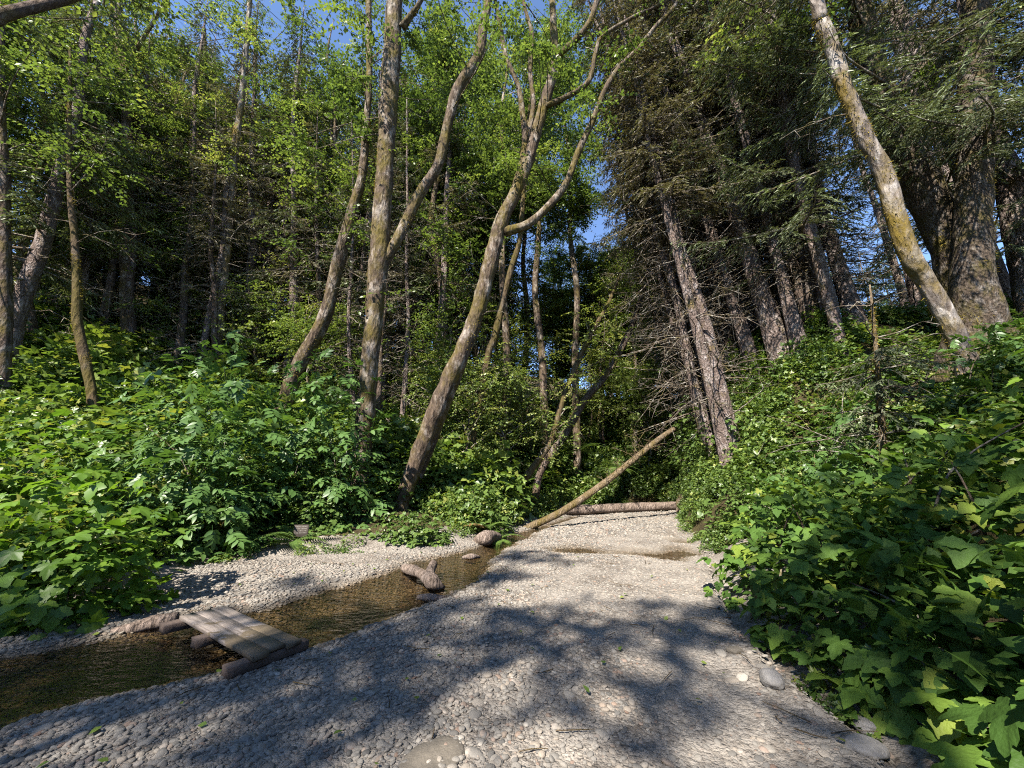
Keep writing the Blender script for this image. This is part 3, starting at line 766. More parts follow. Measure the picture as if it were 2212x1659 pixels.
def hero(name, label, stems, bark, crown=None, moss=0, limbs=0, seed=0, cat='tree', seg=18, boughs=None):
    """stems: list of (pts, rad); the first is the trunk, the others limbs of their own."""
    rng = np.random.default_rng(seed + 500)
    r = thing(name, label, cat, tuple(stems[0][0][0]))
    o3 = np.array(stems[0][0][0])
    for i, (pts, rad) in enumerate(stems):
        a = Acc(); a.add(*tube([p - o3 for p in pts], rad, seg if i == 0 else 9, 0.10 if i == 0 else 0.15, 0.13, seed + i))
        o_ = obj('trunk' if i == 0 else 'limb', a.mesh('trunk' if i == 0 else 'limb', M[bark], True), r if i == 0 else trunk_)
        if i == 0: trunk_ = o_
    if moss:
        a = Acc()
        for k in range(moss):
            pts, rad = stems[rng.integers(0, len(stems))]
            P, rr = resample(pts, rad, 0.05); i0 = int(rng.uniform(0.02, 0.85) * len(P)); ln = int(rng.uniform(5, 22)); az0 = rng.uniform(0, 6.28)
            m = 90
            ii = np.clip(i0 + rng.integers(0, ln, m), 0, len(P) - 2); az = az0 + rng.normal(0, 0.6, m)
            T = P[ii + 1] - P[ii]; T /= np.linalg.norm(T, axis=1)[:, None]
            U = np.cross(T, [0, 1, 0.01]); U /= np.linalg.norm(U, axis=1)[:, None]; W = np.cross(T, U)
            Nn = U * np.cos(az)[:, None] + W * np.sin(az)[:, None]
            scatter(a, BLADE, P[ii] + Nn * (rr[ii] * 0.97)[:, None] - o3, Nn * 0.7 + rng.normal(0, .5, (m, 3)) + [0, 0, -.5], Nn + rng.normal(0, .5, (m, 3)), rng.uniform(0.02, 0.06, m), rng.uniform(0, 1, m))
        _stuff = obj('moss', a.mesh('moss', M['moss']), trunk_); _stuff['kind'] = 'stuff'
    if limbs:
        a = Acc()
        P, rr = resample(*stems[0], 0.3)
        for k in range(limbs):
            i = int(rng.uniform(0.25, 0.98) * (len(P) - 1)); bare_limb(a, P[i] - o3, rng.uniform(0, 6.28), rng.uniform(0.5, 1.8), rng.uniform(-.2, .5), rng, 0.014, 4)
        _stuff = obj('limbs', a.mesh('limbs', M['twig']), r); _stuff['kind'] = 'stuff'
    if boughs:
        nb, z0, z1, Lb, az0, azs = boughs
        P, rr = resample(*stems[0], 0.1); k_ = np.nonzero((P[:, 2] > z0) & (P[:, 2] < z1))[0]
        a, w = Acc(), Acc()
        for k in range(nb):
            i = k_[rng.integers(0, len(k_))]
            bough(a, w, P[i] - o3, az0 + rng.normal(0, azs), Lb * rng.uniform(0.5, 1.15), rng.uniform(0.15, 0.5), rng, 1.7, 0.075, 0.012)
        _stuff = obj('branches', w.mesh('branches', M['twig']), r); _stuff['kind'] = 'stuff'
        _stuff = obj('crown', a.mesh('crown', M['needle']), r); _stuff['kind'] = 'stuff'
    if crown:
        zmin, ncl, per, size, tone, rad_ = crown
        pool = np.vstack([resample(*s, 0.3)[0] for s in stems]); top = pool[pool[:, 2] > zmin]
        if not len(top): top = pool[-3:]
        c = top[rng.integers(0, len(top), ncl)] + rng.normal(0, 1, (ncl, 3)) * np.array([rad_, rad_, rad_ * 0.7])
        a, w = Acc(), Acc()
        clumps(a, c - o3, rng.uniform(0.45, 1.0, ncl), per, size, rng=rng, tone=tone, wood=w)
        for q in c[::2]:
            i = np.argmin(np.linalg.norm(top - q + [0, 0, .6], axis=1)); w.add(*tube([top[i] - o3, (top[i] + q) / 2 - o3 + rng.normal(0, .15, 3), q - o3], [0.022, 0.014, 0.006], 4, 0.4, cap=False))
        _stuff = obj('branches', w.mesh('branches', M['twig']), r); _stuff['kind'] = 'stuff'
        _stuff = obj('crown', a.mesh('crown', M['alder_leaf']), r); _stuff['kind'] = 'stuff'
    return r

Y_A = 10.6
tA = trunk_path([(764, 1150, 36), (776, 1050, 34), (790, 900, 38), (806, 700, 38), (818, 560, 40), (828, 420, 38), (838, 250, 36), (847, 120, 36), (852, 0, 34)], Y_A, 9.6)
tA1 = trunk_path([(800, 604, 30), (850, 534, 24), (906, 422, 22), (947, 355, 21), (969, 261, 22), (992, 187, 24), (1033, 123, 22), (1044, 56, 20), (1055, 0, 18)], 10.2, 9.4, base=False)
tA2 = trunk_path([(868, 60, 16), (890, 30, 12), (915, -10, 10)], 9.6, 9.2, base=False)
hero('alder_tree', 'stout mottled alder with a mossy elbow limb, rooted beside the leaning twin-stemmed alder', [tA, tA1, tA2], 'alder_bark', (10.5, 34, 170, 0.11, 0.5, 1.8), 26, 12, 1)
tB = trunk_path([(606, 900, 34), (640, 800, 30), (700, 690, 28), (730, 572, 27), (764, 448, 22), (783, 373, 18), (792, 261, 14), (798, 168, 13), (796, 0, 12)], 12.0, 10.6)
hero('alder_tree', 'slanting brown alder hung with moss that crosses behind the stout mottled alder', [tB], 'alder_bark', (8, 40, 170, 0.11, 0.6, 1.7), 26, 14, 2)
tC = trunk_path([(854, 1143, 34), (872, 1072, 34), (902, 990, 36), (932, 912, 36), (966, 830, 36), (1007, 740, 36), (1037, 654, 34), (1062, 555, 32), (1085, 474, 30), (1111, 422, 27), (1141, 347, 25), (1167, 254, 22), (1186, 190, 21), (1201, 131, 18), (1197, 75, 15), (1193, 0, 13)], 10.4, 9.4)
tC1 = trunk_path([(1203, 120, 14), (1231, 97, 13), (1268, 56, 12), (1290, 0, 11)], 9.5, 9.3, base=False)
tC2 = trunk_path([(1182, 228, 12), (1231, 205, 11), (1272, 175, 10), (1287, 112, 9), (1305, 75, 8), (1380, 30, 7), (1436, 0, 6)], 9.5, 9.0, base=False)
tC3 = trunk_path([(1090, 502, 22), (1137, 486, 19), (1186, 444, 17), (1223, 396, 16), (1249, 329, 14), (1283, 254, 13), (1305, 198, 12), (1335, 149, 11), (1380, 105, 10), (1417, 56, 9), (1466, 0, 8)], 9.9, 9.0, base=False)
tC4 = trunk_path([(1100, 440, 16), (1122, 373, 15), (1134, 299, 14), (1126, 224, 12), (1117, 179, 11), (1093, 123, 10), (1081, 56, 9), (1070, 0, 8)], 10.0, 9.6, base=False)
tC5 = trunk_path([(1128, 330, 13), (1143, 280, 12), (1152, 224, 11), (1145, 149, 10), (1149, 75, 9), (1130, 0, 8)], 10.0, 9.8, base=False)
tC6 = trunk_path([(870, 1110, 22), (917, 998, 20), (954, 897, 22), (977, 841, 20), (1003, 774, 18), (1024, 705, 14)], 10.8, 10.3, ext=0)
hero('alder_tree', 'twin-stemmed alder leaning over the creek, its pale trunk forking into long curved limbs', [tC, tC1, tC2, tC3, tC4, tC5, tC6], 'alder_bark', (11.5, 60, 170, 0.11, 0.5, 1.9), 34, 12, 3)
tD = trunk_path([(1034, 880, 14), (1042, 840, 15), (1055, 763, 16), (1070, 725, 15), (1085, 654, 15), (1104, 580, 14), (1122, 520, 12), (1130, 430, 10)], 13.0, 12.6)
hero('alder_tree', 'thin mossy alder standing close behind the leaning twin-stemmed alder', [tD], 'mossy_bark', (8.5, 14, 150, 0.10, 0.5, 1.0), 6, 8, 4)
tE1 = trunk_path([(1100, 1075, 16), (1149, 1013, 15), (1190, 953, 14), (1208, 889, 14), (1231, 822, 12), (1257, 763, 11), (1283, 710, 10), (1313, 658, 8)], 13.0, 13.6, ext=1.5)
hero('leaning_tree', 'slender leaning tree with leafy shoots on its lower trunk, above the fallen pole', [tE1], 'mossy_bark', (2.2, 34, 110, 0.085, 0.8, 0.55), 5, 6, 5)
tE2 = trunk_path([(1156, 1069, 16), (1171, 1013, 16), (1223, 934, 17), (1261, 867, 16), (1306, 815, 14), (1343, 751, 13), (1373, 680, 11)], 14.2, 15.0, ext=2.5)
hero('leaning_tree', 'slender dark leaning tree crossing behind the one with leafy shoots', [tE2], 'dark_bark', (4.6, 26, 110, 0.09, 0.65, 0.9), 5, 10, 6)
pF = [at(1130, 1143, 11.5), at(1212, 1106, 11.7), at(1306, 1043, 12.0), at(1362, 998, 12.3), at(1418, 953, 12.6), at(1462, 922, 12.8)]
tF = ([np.array(p) for p, t in pF], [w / 2 / FPX * t for (p, t), w in zip(pF, (15, 14.5, 14, 13, 12, 10))])
tF[0][0][2] = -0.06
fr_ = hero('fallen_tree', 'barkless pale golden pole of a fallen tree propped from creek up to the steep bank', [tF], 'pale_twig', None, 0, 0, 7, 'fallen tree', 10)
a = Acc(); rng = np.random.default_rng(77); P_, _ = resample(*tF, 0.2)
for k in range(24):
    i = int(rng.uniform(0.45, 0.8) * len(P_)); bare_limb(a, P_[i] - np.array(tF[0][0]), rng.uniform(0, 6.28), rng.uniform(0.35, 0.95), rng.uniform(0.0, 1.2), rng, 0.010, 5)
obj('dead_twigs', a.mesh('dead_twigs', M['pale_twig']), fr_)['kind'] = 'stuff'
pG = [gnd(1195, 1124), gnd(1290, 1116), gnd(1360, 1112), gnd(1440, 1107), gnd(1490, 1105)]
tG = ([np.array((p.x, 14.6 + 0.28 * k, 0.16 + 0.03 * k)) for k, p in enumerate([Vector((1.4, 0, 0)), Vector((2.6, 0, 0)), Vector((3.9, 0, 0)), Vector((5.4, 0, 0)), Vector((6.9, 0, 0))])], [0.15, 0.165, 0.17, 0.165, 0.15])
hero('fallen_log', 'long grey fallen log lying across the head of the gravel creek bed', [tG], 'drift', None, 0, 0, 8, 'log', 12)

tL1 = trunk_path([(276, 845, 21), (274, 755, 21), (271, 616, 20), (272, 485, 20), (274, 373, 19), (274, 261, 18), (271, 168, 18), (259, 93, 16), (256, 0, 14)], 13.5, 12.0)
tL1b = trunk_path([(272, 150, 8), (290, 115, 8), (317, 71, 7), (358, 0, 6)], 12.2, 11.5, base=False)
hero('alder_tree', 'straight upright alder trunk rising from behind the big elderberry bush', [tL1, tL1b], 'alder_bark', (10, 70, 170, 0.10, 0.62, 1.9), 10, 8, 9)
tL2 = trunk_path([(470, 740, 18), (482, 620, 17), (497, 448, 16), (508, 317, 14), (523, 205, 12), (534, 75, 10), (540, 0, 9)], 14.0, 13.0)
hero('alder_tree', 'white-barked alder spotted with lichen on the slope above the elderberry bush', [tL2], 'pale_bark', (8.5, 80, 170, 0.10, 0.75, 1.9), 4, 10, 10)
tL3 = trunk_path([(210, 940, 17), (198, 848, 19), (183, 774, 18), (168, 699, 17), (166, 600, 15), (160, 500, 12), (150, 380, 9)], 9.6, 9.2)
hero('alder_tree', 'crooked mossy small tree leaning out of the elderberry bush', [tL3], 'mossy_bark', (6.8, 12, 150, 0.10, 0.5, 0.9), 10, 10, 11)
tL4 = trunk_path([(4, 930, 30), (6, 700, 28), (5, 500, 26), (2, 330, 22), (-4, 150, 18)], 9.0, 8.6)
hero('alder_tree', 'shaded dark trunk beyond the bright large-leaved bush by the water', [tL4], 'dark_bark', (9.5, 40, 170, 0.10, 0.55, 1.5), 6, 8, 12)
tL5 = trunk_path([(372, 640, 36), (385, 570, 34), (404, 520, 31), (422, 430, 30), (437, 373, 24), (446, 300, 18), (440, 200, 14)], 17.5, 17.0)
tL5b = trunk_path([(432, 400, 16), (455, 355, 13), (480, 300, 10), (500, 230, 8)], 17.2, 17.0, base=False)
tL5c = trunk_path([(412, 440, 10), (402, 380, 9), (380, 340, 8), (330, 300, 6)], 17.2, 17.0, base=False)
hero('spruce_tree', 'thick dark forked trunk among pale saplings high on the slope', [tL5, tL5b, tL5c], 'dark_bark', None, 0, 24, 13)
tL6 = trunk_path([(198, 640, 14), (204, 590, 15), (232, 504, 14), (258, 411, 12), (275, 320, 9)], 16.5, 16.0)
hero('alder_tree', 'pale grey trunk slanting beside the straight upright alder', [tL6], 'pale_bark', (9, 40, 150, 0.10, 0.55, 1.4), 2, 8, 14)
tM = ([np.array(p, float) for p in ((-8.3, 4.6, H(-8.3, 4.6) - .3), (-8.4, 4.6, 3), (-8.6, 4.5, 6), (-8.8, 4.4, 8.4), (-9.0, 4.2, 12), (-9.1, 4.0, 15))], [.24, .2, .18, .16, .1, .05])
lM = [(np.array((-8.7, 4.45, 7.4)), .13)] + [(np.array(at(x, y, Y)[0]), r) for x, y, Y, r in ((-30, 48, 4.5, .10), (30, 26, 4.6, .09), (90, 12, 4.8, .08), (165, -6, 5.0, .06), (300, -60, 5.4, .04))]
hero('overhanging_alder', 'dark mossy limb reaching out over the bright large-leaved bush', [tM, ([p for p, _ in lM], [q for _, q in lM])], 'dark_bark', (10, 24, 170, 0.10, 0.6, 1.3), 6, 4, 23)
# big trunks on the steep bank above the broad-leaved bushes
tR1 = trunk_path([(2092, 800, 40), (2085, 772, 38), (2051, 699, 36), (1999, 606, 34), (1969, 560, 34), (1935, 467, 33), (1909, 373, 32), (1875, 310, 31), (1846, 243, 30), (1823, 187, 28), (1801, 112, 27), (1775, 49, 26), (1763, 0, 25)], 6.6, 5.8)
hero('alder_tree', 'silvery lichen-patched alder with orange moss collars leaning beside the huge dark spruce', [tR1], 'pale_bark', (11.5, 26, 170, 0.10, 0.4, 1.4), 30, 4, 15)
tR2 = trunk_path([(2110, 720, 80), (2078, 600, 72), (2051, 523, 68), (1999, 411, 64), (1946, 317, 58), (1902, 205, 50), (1870, 80, 44), (1850, 0, 40)], 7.8, 7.4)
hero('spruce_tree', 'thick moss-darkened trunk tilting just behind the silvery alder', [tR2], 'old_bark', None, 16, 18, 16, boughs=(44, 8.2, 16, 3.4, 3.6, 0.9))
tR3 = trunk_path([(2112, 770, 128), (2108, 700, 96), (2102, 616, 72), (2102, 485, 58), (2106, 373, 55), (2106, 187, 52), (2108, 80, 48), (2106, 0, 46)], 7.4, 6.6)
hero('spruce_tree', 'huge dark spruce with a flaring base on the brow of the bank', [tR3], 'old_bark', None, 16, 22, 17, boughs=(50, 7.8, 16, 3.0, 3.9, 1.2))
tR4 = trunk_path([(2240, 640, 60), (2200, 485, 50), (2182, 392, 46), (2144, 299, 42), (2120, 180, 38), (2100, 60, 32)], 8.2, 8.0)
hero('spruce_tree', 'grey spruce trunk slanting behind the huge flaring spruce', [tR4], 'spruce_bark', None, 4, 18, 18, boughs=(30, 6.5, 13, 2.6, 4.2, 1.2))
tR5 = trunk_path([(1812, 730, 26), (1790, 640, 24), (1752, 500, 22), (1716, 360, 20), (1690, 200, 18), (1665, 0, 15)], 9.0, 8.6)
hero('spruce_tree', 'spruce whose drooping boughs with bright tips hang out in front of the grey stand', [tR5], 'spruce_bark', None, 4, 22, 21, boughs=(30, 6.6, 14, 3.2, 3.6, 0.8))
tR6 = trunk_path([(1900, 860, 12), (1896, 800, 10), (1890, 730, 8), (1884, 660, 5)], 6.4, 6.3, ext=0.3)
hero('young_spruce', 'pale sunlit young spruce tangle in front of the silvery alder', [tR6], 'pale_twig', None, 10, 26, 22, boughs=(30, 2.0, 3.6, 0.85, 4.0, 1.3))
# mossy trunks in the shade under the bushes by the footbridge
tK = trunk_path([(255, 1262, 62), (278, 1200, 56), (300, 1140, 50), (322, 1080, 42)], 6.6, 7.2, ext=0)
hero('leaning_tree', 'thick moss-coated trunk leaning in deep shade behind the bright large-leaved bush', [tK], 'mossy_bark', None, 14, 0, 19)
tK2 = trunk_path([(330, 1262, 14), (372, 1215, 18), (396, 1185, 20), (402, 1150, 22), (398, 1110, 20), (392, 1070, 16)], 7.0, 7.2, ext=0)
tK3 = trunk_path([(400, 1150, 12), (425, 1138, 10), (470, 1135, 9), (500, 1125, 7)], 7.1, 7.3, base=False, ext=0)
hero('bent_tree', 'small mossy trunk bent in a hook beside the dim trail', [tK2, tK3], 'mossy_bark', None, 8, 3, 20)

# ------------------------------------------------------------------ conifers of the stand above the broad-leaved bushes (trunk feet traced, then real trees)
def lean_to(base, px, py, Y):
    p, _ = at(px, py, Y); d = p - base; return math.atan2(d.x, d.z), -math.atan2(d.y, d.z)
right_tr = [((1633, 800), (1539, 531), 4), ((1577, 785), (1502, 587), 3), ((1685, 712), (1614, 531), 1), ((1648, 712), (1584, 531), 4), ((1745, 712), (1692, 531), 3), ((1491, 800), (1460, 600), 4),
            ((1455, 840), (1405, 600), 3), ((1520, 760), (1475, 560), 4), ((1720, 700), (1660, 500), 4), ((1600, 760), (1555, 560), 3), ((1790, 700), (1735, 500), 1), ((1850, 690), (1790, 480), 4), ((1470, 860), (1430, 640), 4)]
for i, (b, tp, v) in enumerate(right_tr):
    p = hit(*b, y0=7.5)
    if p.y > 16: p, _ = at(b[0], b[1], random.uniform(9.5, 12)); p.z = H(p.x, p.y)
    while sdist(np.array([[p.x, p.y]]), BED)[0] < 1.1: p.x += 0.25
    a_, b_ = lean_to(p, tp[0], tp[1], p.y)
    plant_tree('spruce_tree', SPRUCE[v], p.x, p.y, 'grey spruce with bare snagged lower limbs in the stand on the steep bank', 'spruces on the steep bank', random.uniform(0.75, 1.0), (0, a_ * 0.85))
for k, (x, y, v) in enumerate([(12, 15, 1), (15, 12, 3), (13, 9.5, 3), (16, 18, 0), (11, 20, 4), (19, 14, 1), (12.5, 6.5, 1), (10.5, 18, 3), (17, 8, 3), (22, 20, 0), (14, 23, 1), (20, 26, 2), (9.5, 23.5, 3), (9.2, 13.6, 3), (13.5, 12, 4), (8.4, 15.5, 4), (16.5, 5, 0), (14.5, 3.8, 1), (12.2, 17.5, 4), (24, 12, 1), (22, 6, 1), (17, 22, 0)]):
    plant_tree('spruce_tree', SPRUCE[v], x, y, 'dense spruce on the plateau behind the steep bank', 'spruces behind the steep bank', random.uniform(0.85, 1.15))
for k in range(34):
    bx = 1445 + 400 * (k + random.random()) / 34; by = np.interp(bx, [1430, 1560, 1660, 1760, 1830], [850, 800, 745, 705, 700]) + random.uniform(-25, 25)
    p = hit(bx, by, y0=7.5)
    if p.y > 16: p, _ = at(bx, by, random.uniform(9.5, 14)); p.z = H(p.x, p.y)
    q = p + Vector((0.35, 1, 0)) * random.uniform(0, 2.5)
    while sdist(np.array([[q.x, q.y]]), BED)[0] < 0.95: q.x += 0.25
    a_, b_ = lean_to(p, bx - 62 + random.uniform(-25, 25), by - 210, p.y)
    plant_tree('spruce_tree', SNAG[k % 3], q.x, q.y, 'snagged spruce packed close in the stand on the steep bank', 'slim spruces on the steep bank', random.uniform(0.75, 1.0), (random.gauss(0, .03), a_ * 0.9))
for k in range(26):
    px = 40 + 860 * (k + random.random()) / 26; p, _ = at(px, 700, random.uniform(12.5, 17.5))
    plant_tree('spruce_tree', SNAG[k % 3], p.x, p.y, 'snagged spruce with bare lower limbs behind the alders of the slope', 'slim spruces behind the alders', random.uniform(0.7, 0.95))
# spruces and alders up the slope above the footbridge
slope = []
def far_from(x, y, lst, m):
    return all((x - a) ** 2 + (y - b) ** 2 > m * m for a, b in lst)
def scatter_trees(n, xr, yr, vs, name, label, group, smin, smax, sep=1.7, ok=lambda x, y: True):
    k = tries = 0
    while k < n and tries < 3000:
        tries += 1
        x, y = random.uniform(*xr), random.uniform(*yr)
        if sdist(np.array([[x, y]]), BED)[0] < 2.0 or not far_from(x, y, slope, sep) or not ok(x, y): continue
        slope.append((x, y)); v = random.choice(vs)
        plant_tree(name, v, x, y, label, group, random.uniform(smin, smax)); k += 1
FP = 'spruces on the slope'
scatter_trees(24, (-20, 1), (15.0, 22), [SPRUCE[0], SPRUCE[2], SPRUCE[3]], 'spruce_tree', 'spruce crowded on the slope close above the footbridge bank', FP, 0.75, 1.05, 1.7, lambda x, y: x < 3 - 0.15 * y and x > -1.4 * y and not (x > -3.5 and y < 18.5))
scatter_trees(14, (-20, -1.0), (14.8, 22), [ALDER[0], ALDER[1], ALDER[2]], 'alder_tree', 'leafy alder among the spruces on the slope', 'alders on the slope', 0.85, 1.15, 1.4, lambda x, y: x > -1.4 * y and not (x > -5 and y < 18))
scatter_trees(34, (-40, 2), (22, 40), SPRUCE, 'spruce_tree', 'tall spruce high on the slope behind the crowded trees', 'spruces high on the slope', 0.9, 1.25, 2.0, lambda x, y: x < 2 - 0.1 * y and x > -1.4 * y)
scatter_trees(9, (-22, -13), (8, 14), [ALDER[0], ALDER[2], SPRUCE[2], SPRUCE[0]], 'forest_tree', 'shaded forest tree behind the crooked mossy small tree', 'trees behind the crooked tree', 0.8, 1.05, 1.8)
SAP = [alder_variant(220 + k, 6.5, 0.05, 1.6, 1.5, 60, 150, 0.10, tone=(0.55, 0.72, 0.62)[k], bark='twig') for k in range(3)]
for k, (px, py, Y) in enumerate([(690, 880, 13), (560, 800, 14.2), (930, 900, 13.6), (420, 760, 15.5), (1010, 930, 12.8), (330, 740, 15), (880, 820, 15.5), (640, 760, 16), (120, 760, 13), (180, 700, 15), (1090, 940, 14.5), (760, 800, 15), (960, 800, 16.5)]):
    p, _ = at(px, py, Y)
    plant_tree('sapling', SAP[k % 3], p.x, p.y, ('shady', 'bright yellow-green', 'leafy')[k % 3] + ' sapling filling the understory between the trunks on the slope', 'saplings on the slope', random.uniform(0.75, 1.1))
for k, (x, y, v, sc) in enumerate([(-3.6, 17.2, ALDER[2], 1.2), (-1.6, 19.4, ALDER[0], 1.25), (0.4, 21.5, ALDER[2], 1.15), (-5.4, 18.6, ALDER[2], 1.25), (-2.6, 22, ALDER[0], 1.35), (-7.4, 16.8, ALDER[0], 1.2)]):
    plant_tree('alder_tree', v, x, y, 'tall alder whose high crown closes the sky behind the twin-stemmed alder', 'tall alders behind the twin-stemmed one', sc)
HIGH = alder_variant(206, 27, 0.2, 17.0, 3.4, 90, 300, 0.13)
for x, y in ((1.5, 17.6), (3.1, 18.8), (-0.6, 16.6)):
    plant_tree('alder_tree', HIGH, x, y, 'bare-stemmed alder with only a high crown at the creek head', 'high-crowned alders', 1.0)
# thin alders at the head of the creek
scatter_trees(26, (0.5, 13), (20.5, 34), [ALDER[3], ALDER[3], ALDER[1]], 'young_alder', 'thin dark-stemmed young alder with sunny leaves at the head of the creek', 'young alders at the creek head', 0.75, 1.0, 1.1, lambda x, y: abs(x - 0.24 * y) < 4.5)
scatter_trees(30, (-14, 40), (34, 56), [SPRUCE[0], SPRUCE[1], ALDER[2]], 'far_tree', 'tall distant tree on the rise beyond the young alders', 'trees on the far rise', 0.75, 1.0, 2.3, lambda x, y: not (0.07 < x / y < 0.20))
for k, (x, y, v, sc) in enumerate([(7.6, 19.5, SNAG[0], .8), (8.6, 21.5, SPRUCE[2], .6), (9.3, 24, SPRUCE[0], .7), (7.2, 22.5, ALDER[3], .8), (8.2, 26, ALDER[3], .95), (10.5, 27, SPRUCE[2], .75), (6.6, 18.6, SAP[1], .9), (8.4, 18.8, SAP[0], 1.0), (3.6, 20.6, SAP[1], .7), (1.0, 17.4, SAP[2], .8), (0.4, 19.6, SAP[1], 1.25), (-0.6, 21.2, SAP[2], 1.4), (11.5, 31, SPRUCE[1], .8), (13, 29, SPRUCE[0], .8)]):
    plant_tree('creek_head_tree', v, x, y, 'tree filling the gap behind the fallen log at the creek head', 'trees filling the creek head', sc)
# unseen trees behind the viewer, thinned and placed to dapple the creek with shade
SHADE = [alder_variant(210 + k, 17, 0.16, 6.0, 3.0, 56, 150, 0.12, cr=(0.35, 0.7)) for k in range(2)]
for k, (x, y, v, s) in enumerate([(-7.9, -6.4, SHADE[0], 1.0), (-0.9, -7.6, SHADE[1], 0.95), (-9.6, -8.8, SHADE[1], 1.0), (1.6, -8.2, SHADE[0], 0.95), (-4.2, -10.4, SHADE[0], 1.05), (-12.8, -10.5, SHADE[1], 0.95), (2.0, -11, SPRUCE[0], 0.85), (-5.6, -7.6, SHADE[0], 0.8), (-3.0, -6.5, SHADE[1], 0.85)]):
    plant_tree('shade_tree', v, x, y, 'unseen creekside tree placed to shade the gravel bar', 'trees shading the gravel bar', s)

# ------------------------------------------------------------------ undergrowth
def clump_mesh(seed, mat, n=240, r=0.7, size=0.14, tri=True, tone=0.5):
    rng = np.random.default_rng(seed); a = Acc()
    q = unit(n, rng); q[:, 2] = np.abs(q[:, 2]); rr = rng.uniform(0.45, 1.0, n) ** 0.6
    lump = 1 + 0.35 * vnoise(q, 1.8, seed)
    P = q * (rr * lump)[:, None] * np.array([r, r, r * 1.15])
    Nn = np.array([0, 0, 1.0]) + q * 0.6 + rng.normal(0, 0.4, (n, 3)); D = q + rng.normal(0, 0.6, (n, 3)) + [0, 0, -0.35]
    tone_ = np.clip(tone + 0.3 * (P[:, 2] / r - 0.5) * 0.4 + rng.normal(0, 0.2, n), 0, 1)
    small = leaf_blade(0.36, 0, 2, 0.15, 0.2)
    if tri:
        base = combine([(LEAF2, mat4((0, 0.2, 0), 0, -.1, 0, 0.75)), (LEAF2, mat4((0, 0.2, 0), 1.2, 0, 0, 0.6)), (LEAF2, mat4((0, 0.2, 0), -1.2, 0, 0, 0.6))])
    else: base = small
    scatter(a, base, P, D, Nn, size * rng.uniform(0.6, 1.3, n), tone_)
    return a.mesh('clump', mat)
seen = lambda P: np.abs(P[:, 0]) < 1.5 * P[:, 1] + 2
CL = [clump_mesh(300 + i, M['shrub_leaf'], tone=(0.4, 0.55, 0.7, 0.5)[i % 4]) for i in range(5)]
def undergrowth(name, n, xr, yr, dr, smin, smax, srcs, ok=lambda P: np.ones(len(P), bool)):
    P = np.column_stack([RNG.uniform(*xr, n), RNG.uniform(*yr, n)])
    d = sdist(P, BED); k = (d > dr[0]) & (d < dr[1]) & ok(P)
    P = P[k]; s = RNG.uniform(smin, smax, len(P)) * np.clip(0.45 + d[k] * 0.45, 0.5, 1.0)
    rot = np.column_stack([RNG.normal(0, .15, len(P)), RNG.normal(0, .15, len(P)), RNG.uniform(0, 6.28, len(P))])
    return instancer(name, np.column_stack([P, height(P) - 0.1]), rot, np.column_stack([s, s, s * RNG.uniform(.8, 1.25, len(P))]), srcs)
CLT = [clump_mesh(330 + i, M['shrub_leaf'], 420, 0.8, 0.15, tone=(0.5, 0.65, 0.45)[i]) for i in range(3)]
undergrowth('undergrowth', 1500, (-16, 2.2), (9.5, 24), (1.3, 16), 0.9, 2.0, CLT, lambda P: seen(P) & (vnoise(P, 0.8, 71) > -0.1) & ((P[:, 1] > 11.6) | (P[:, 0] < -6.5)))
undergrowth('undergrowth', 5200, (-22, 3), (7.0, 30), (0.35, 22), 0.55, 1.15, CL, lambda P: seen(P) & (P[:, 0] < 3) & ~((np.abs(P[:, 0] + 3.0) < 1.6) & (P[:, 1] < 10.4)) & ~((P[:, 0] < -3.2) & (P[:, 0] > -5.6) & (P[:, 1] < 8.8)))
undergrowth('undergrowth', 2600, (0, 16), (15.5, 34), (0.2, 20), 0.6, 1.2, CL)
undergrowth('undergrowth', 2600, (3, 12), (7.8, 18), (0.02, 1.4), 0.35, 0.7, CL, lambda P: vnoise(P, 1.1, 57) > -0.25)
undergrowth('undergrowth', 2400, (3, 16), (7.8, 20), (1.4, 9), 0.35, 0.85, CL, lambda P: vnoise(P, 0.9, 56) > -0.15)
undergrowth('undergrowth', 1300, (4, 15), (3.0, 7.8), (1.2, 10), 0.3, 0.7, CL, lambda P: vnoise(P, 0.9, 55) > -0.12)
undergrowth('undergrowth', 900, (-16, -5), (3.5, 8), (0.8, 12), 0.6, 1.1, CL, seen)

undergrowth('undergrowth', 6000, (-6, 7), (2.0, 17), (-0.05, 0.5), 0.2, 0.55, CL, lambda P: vnoise(P, 1.6, 73) > 0.2)
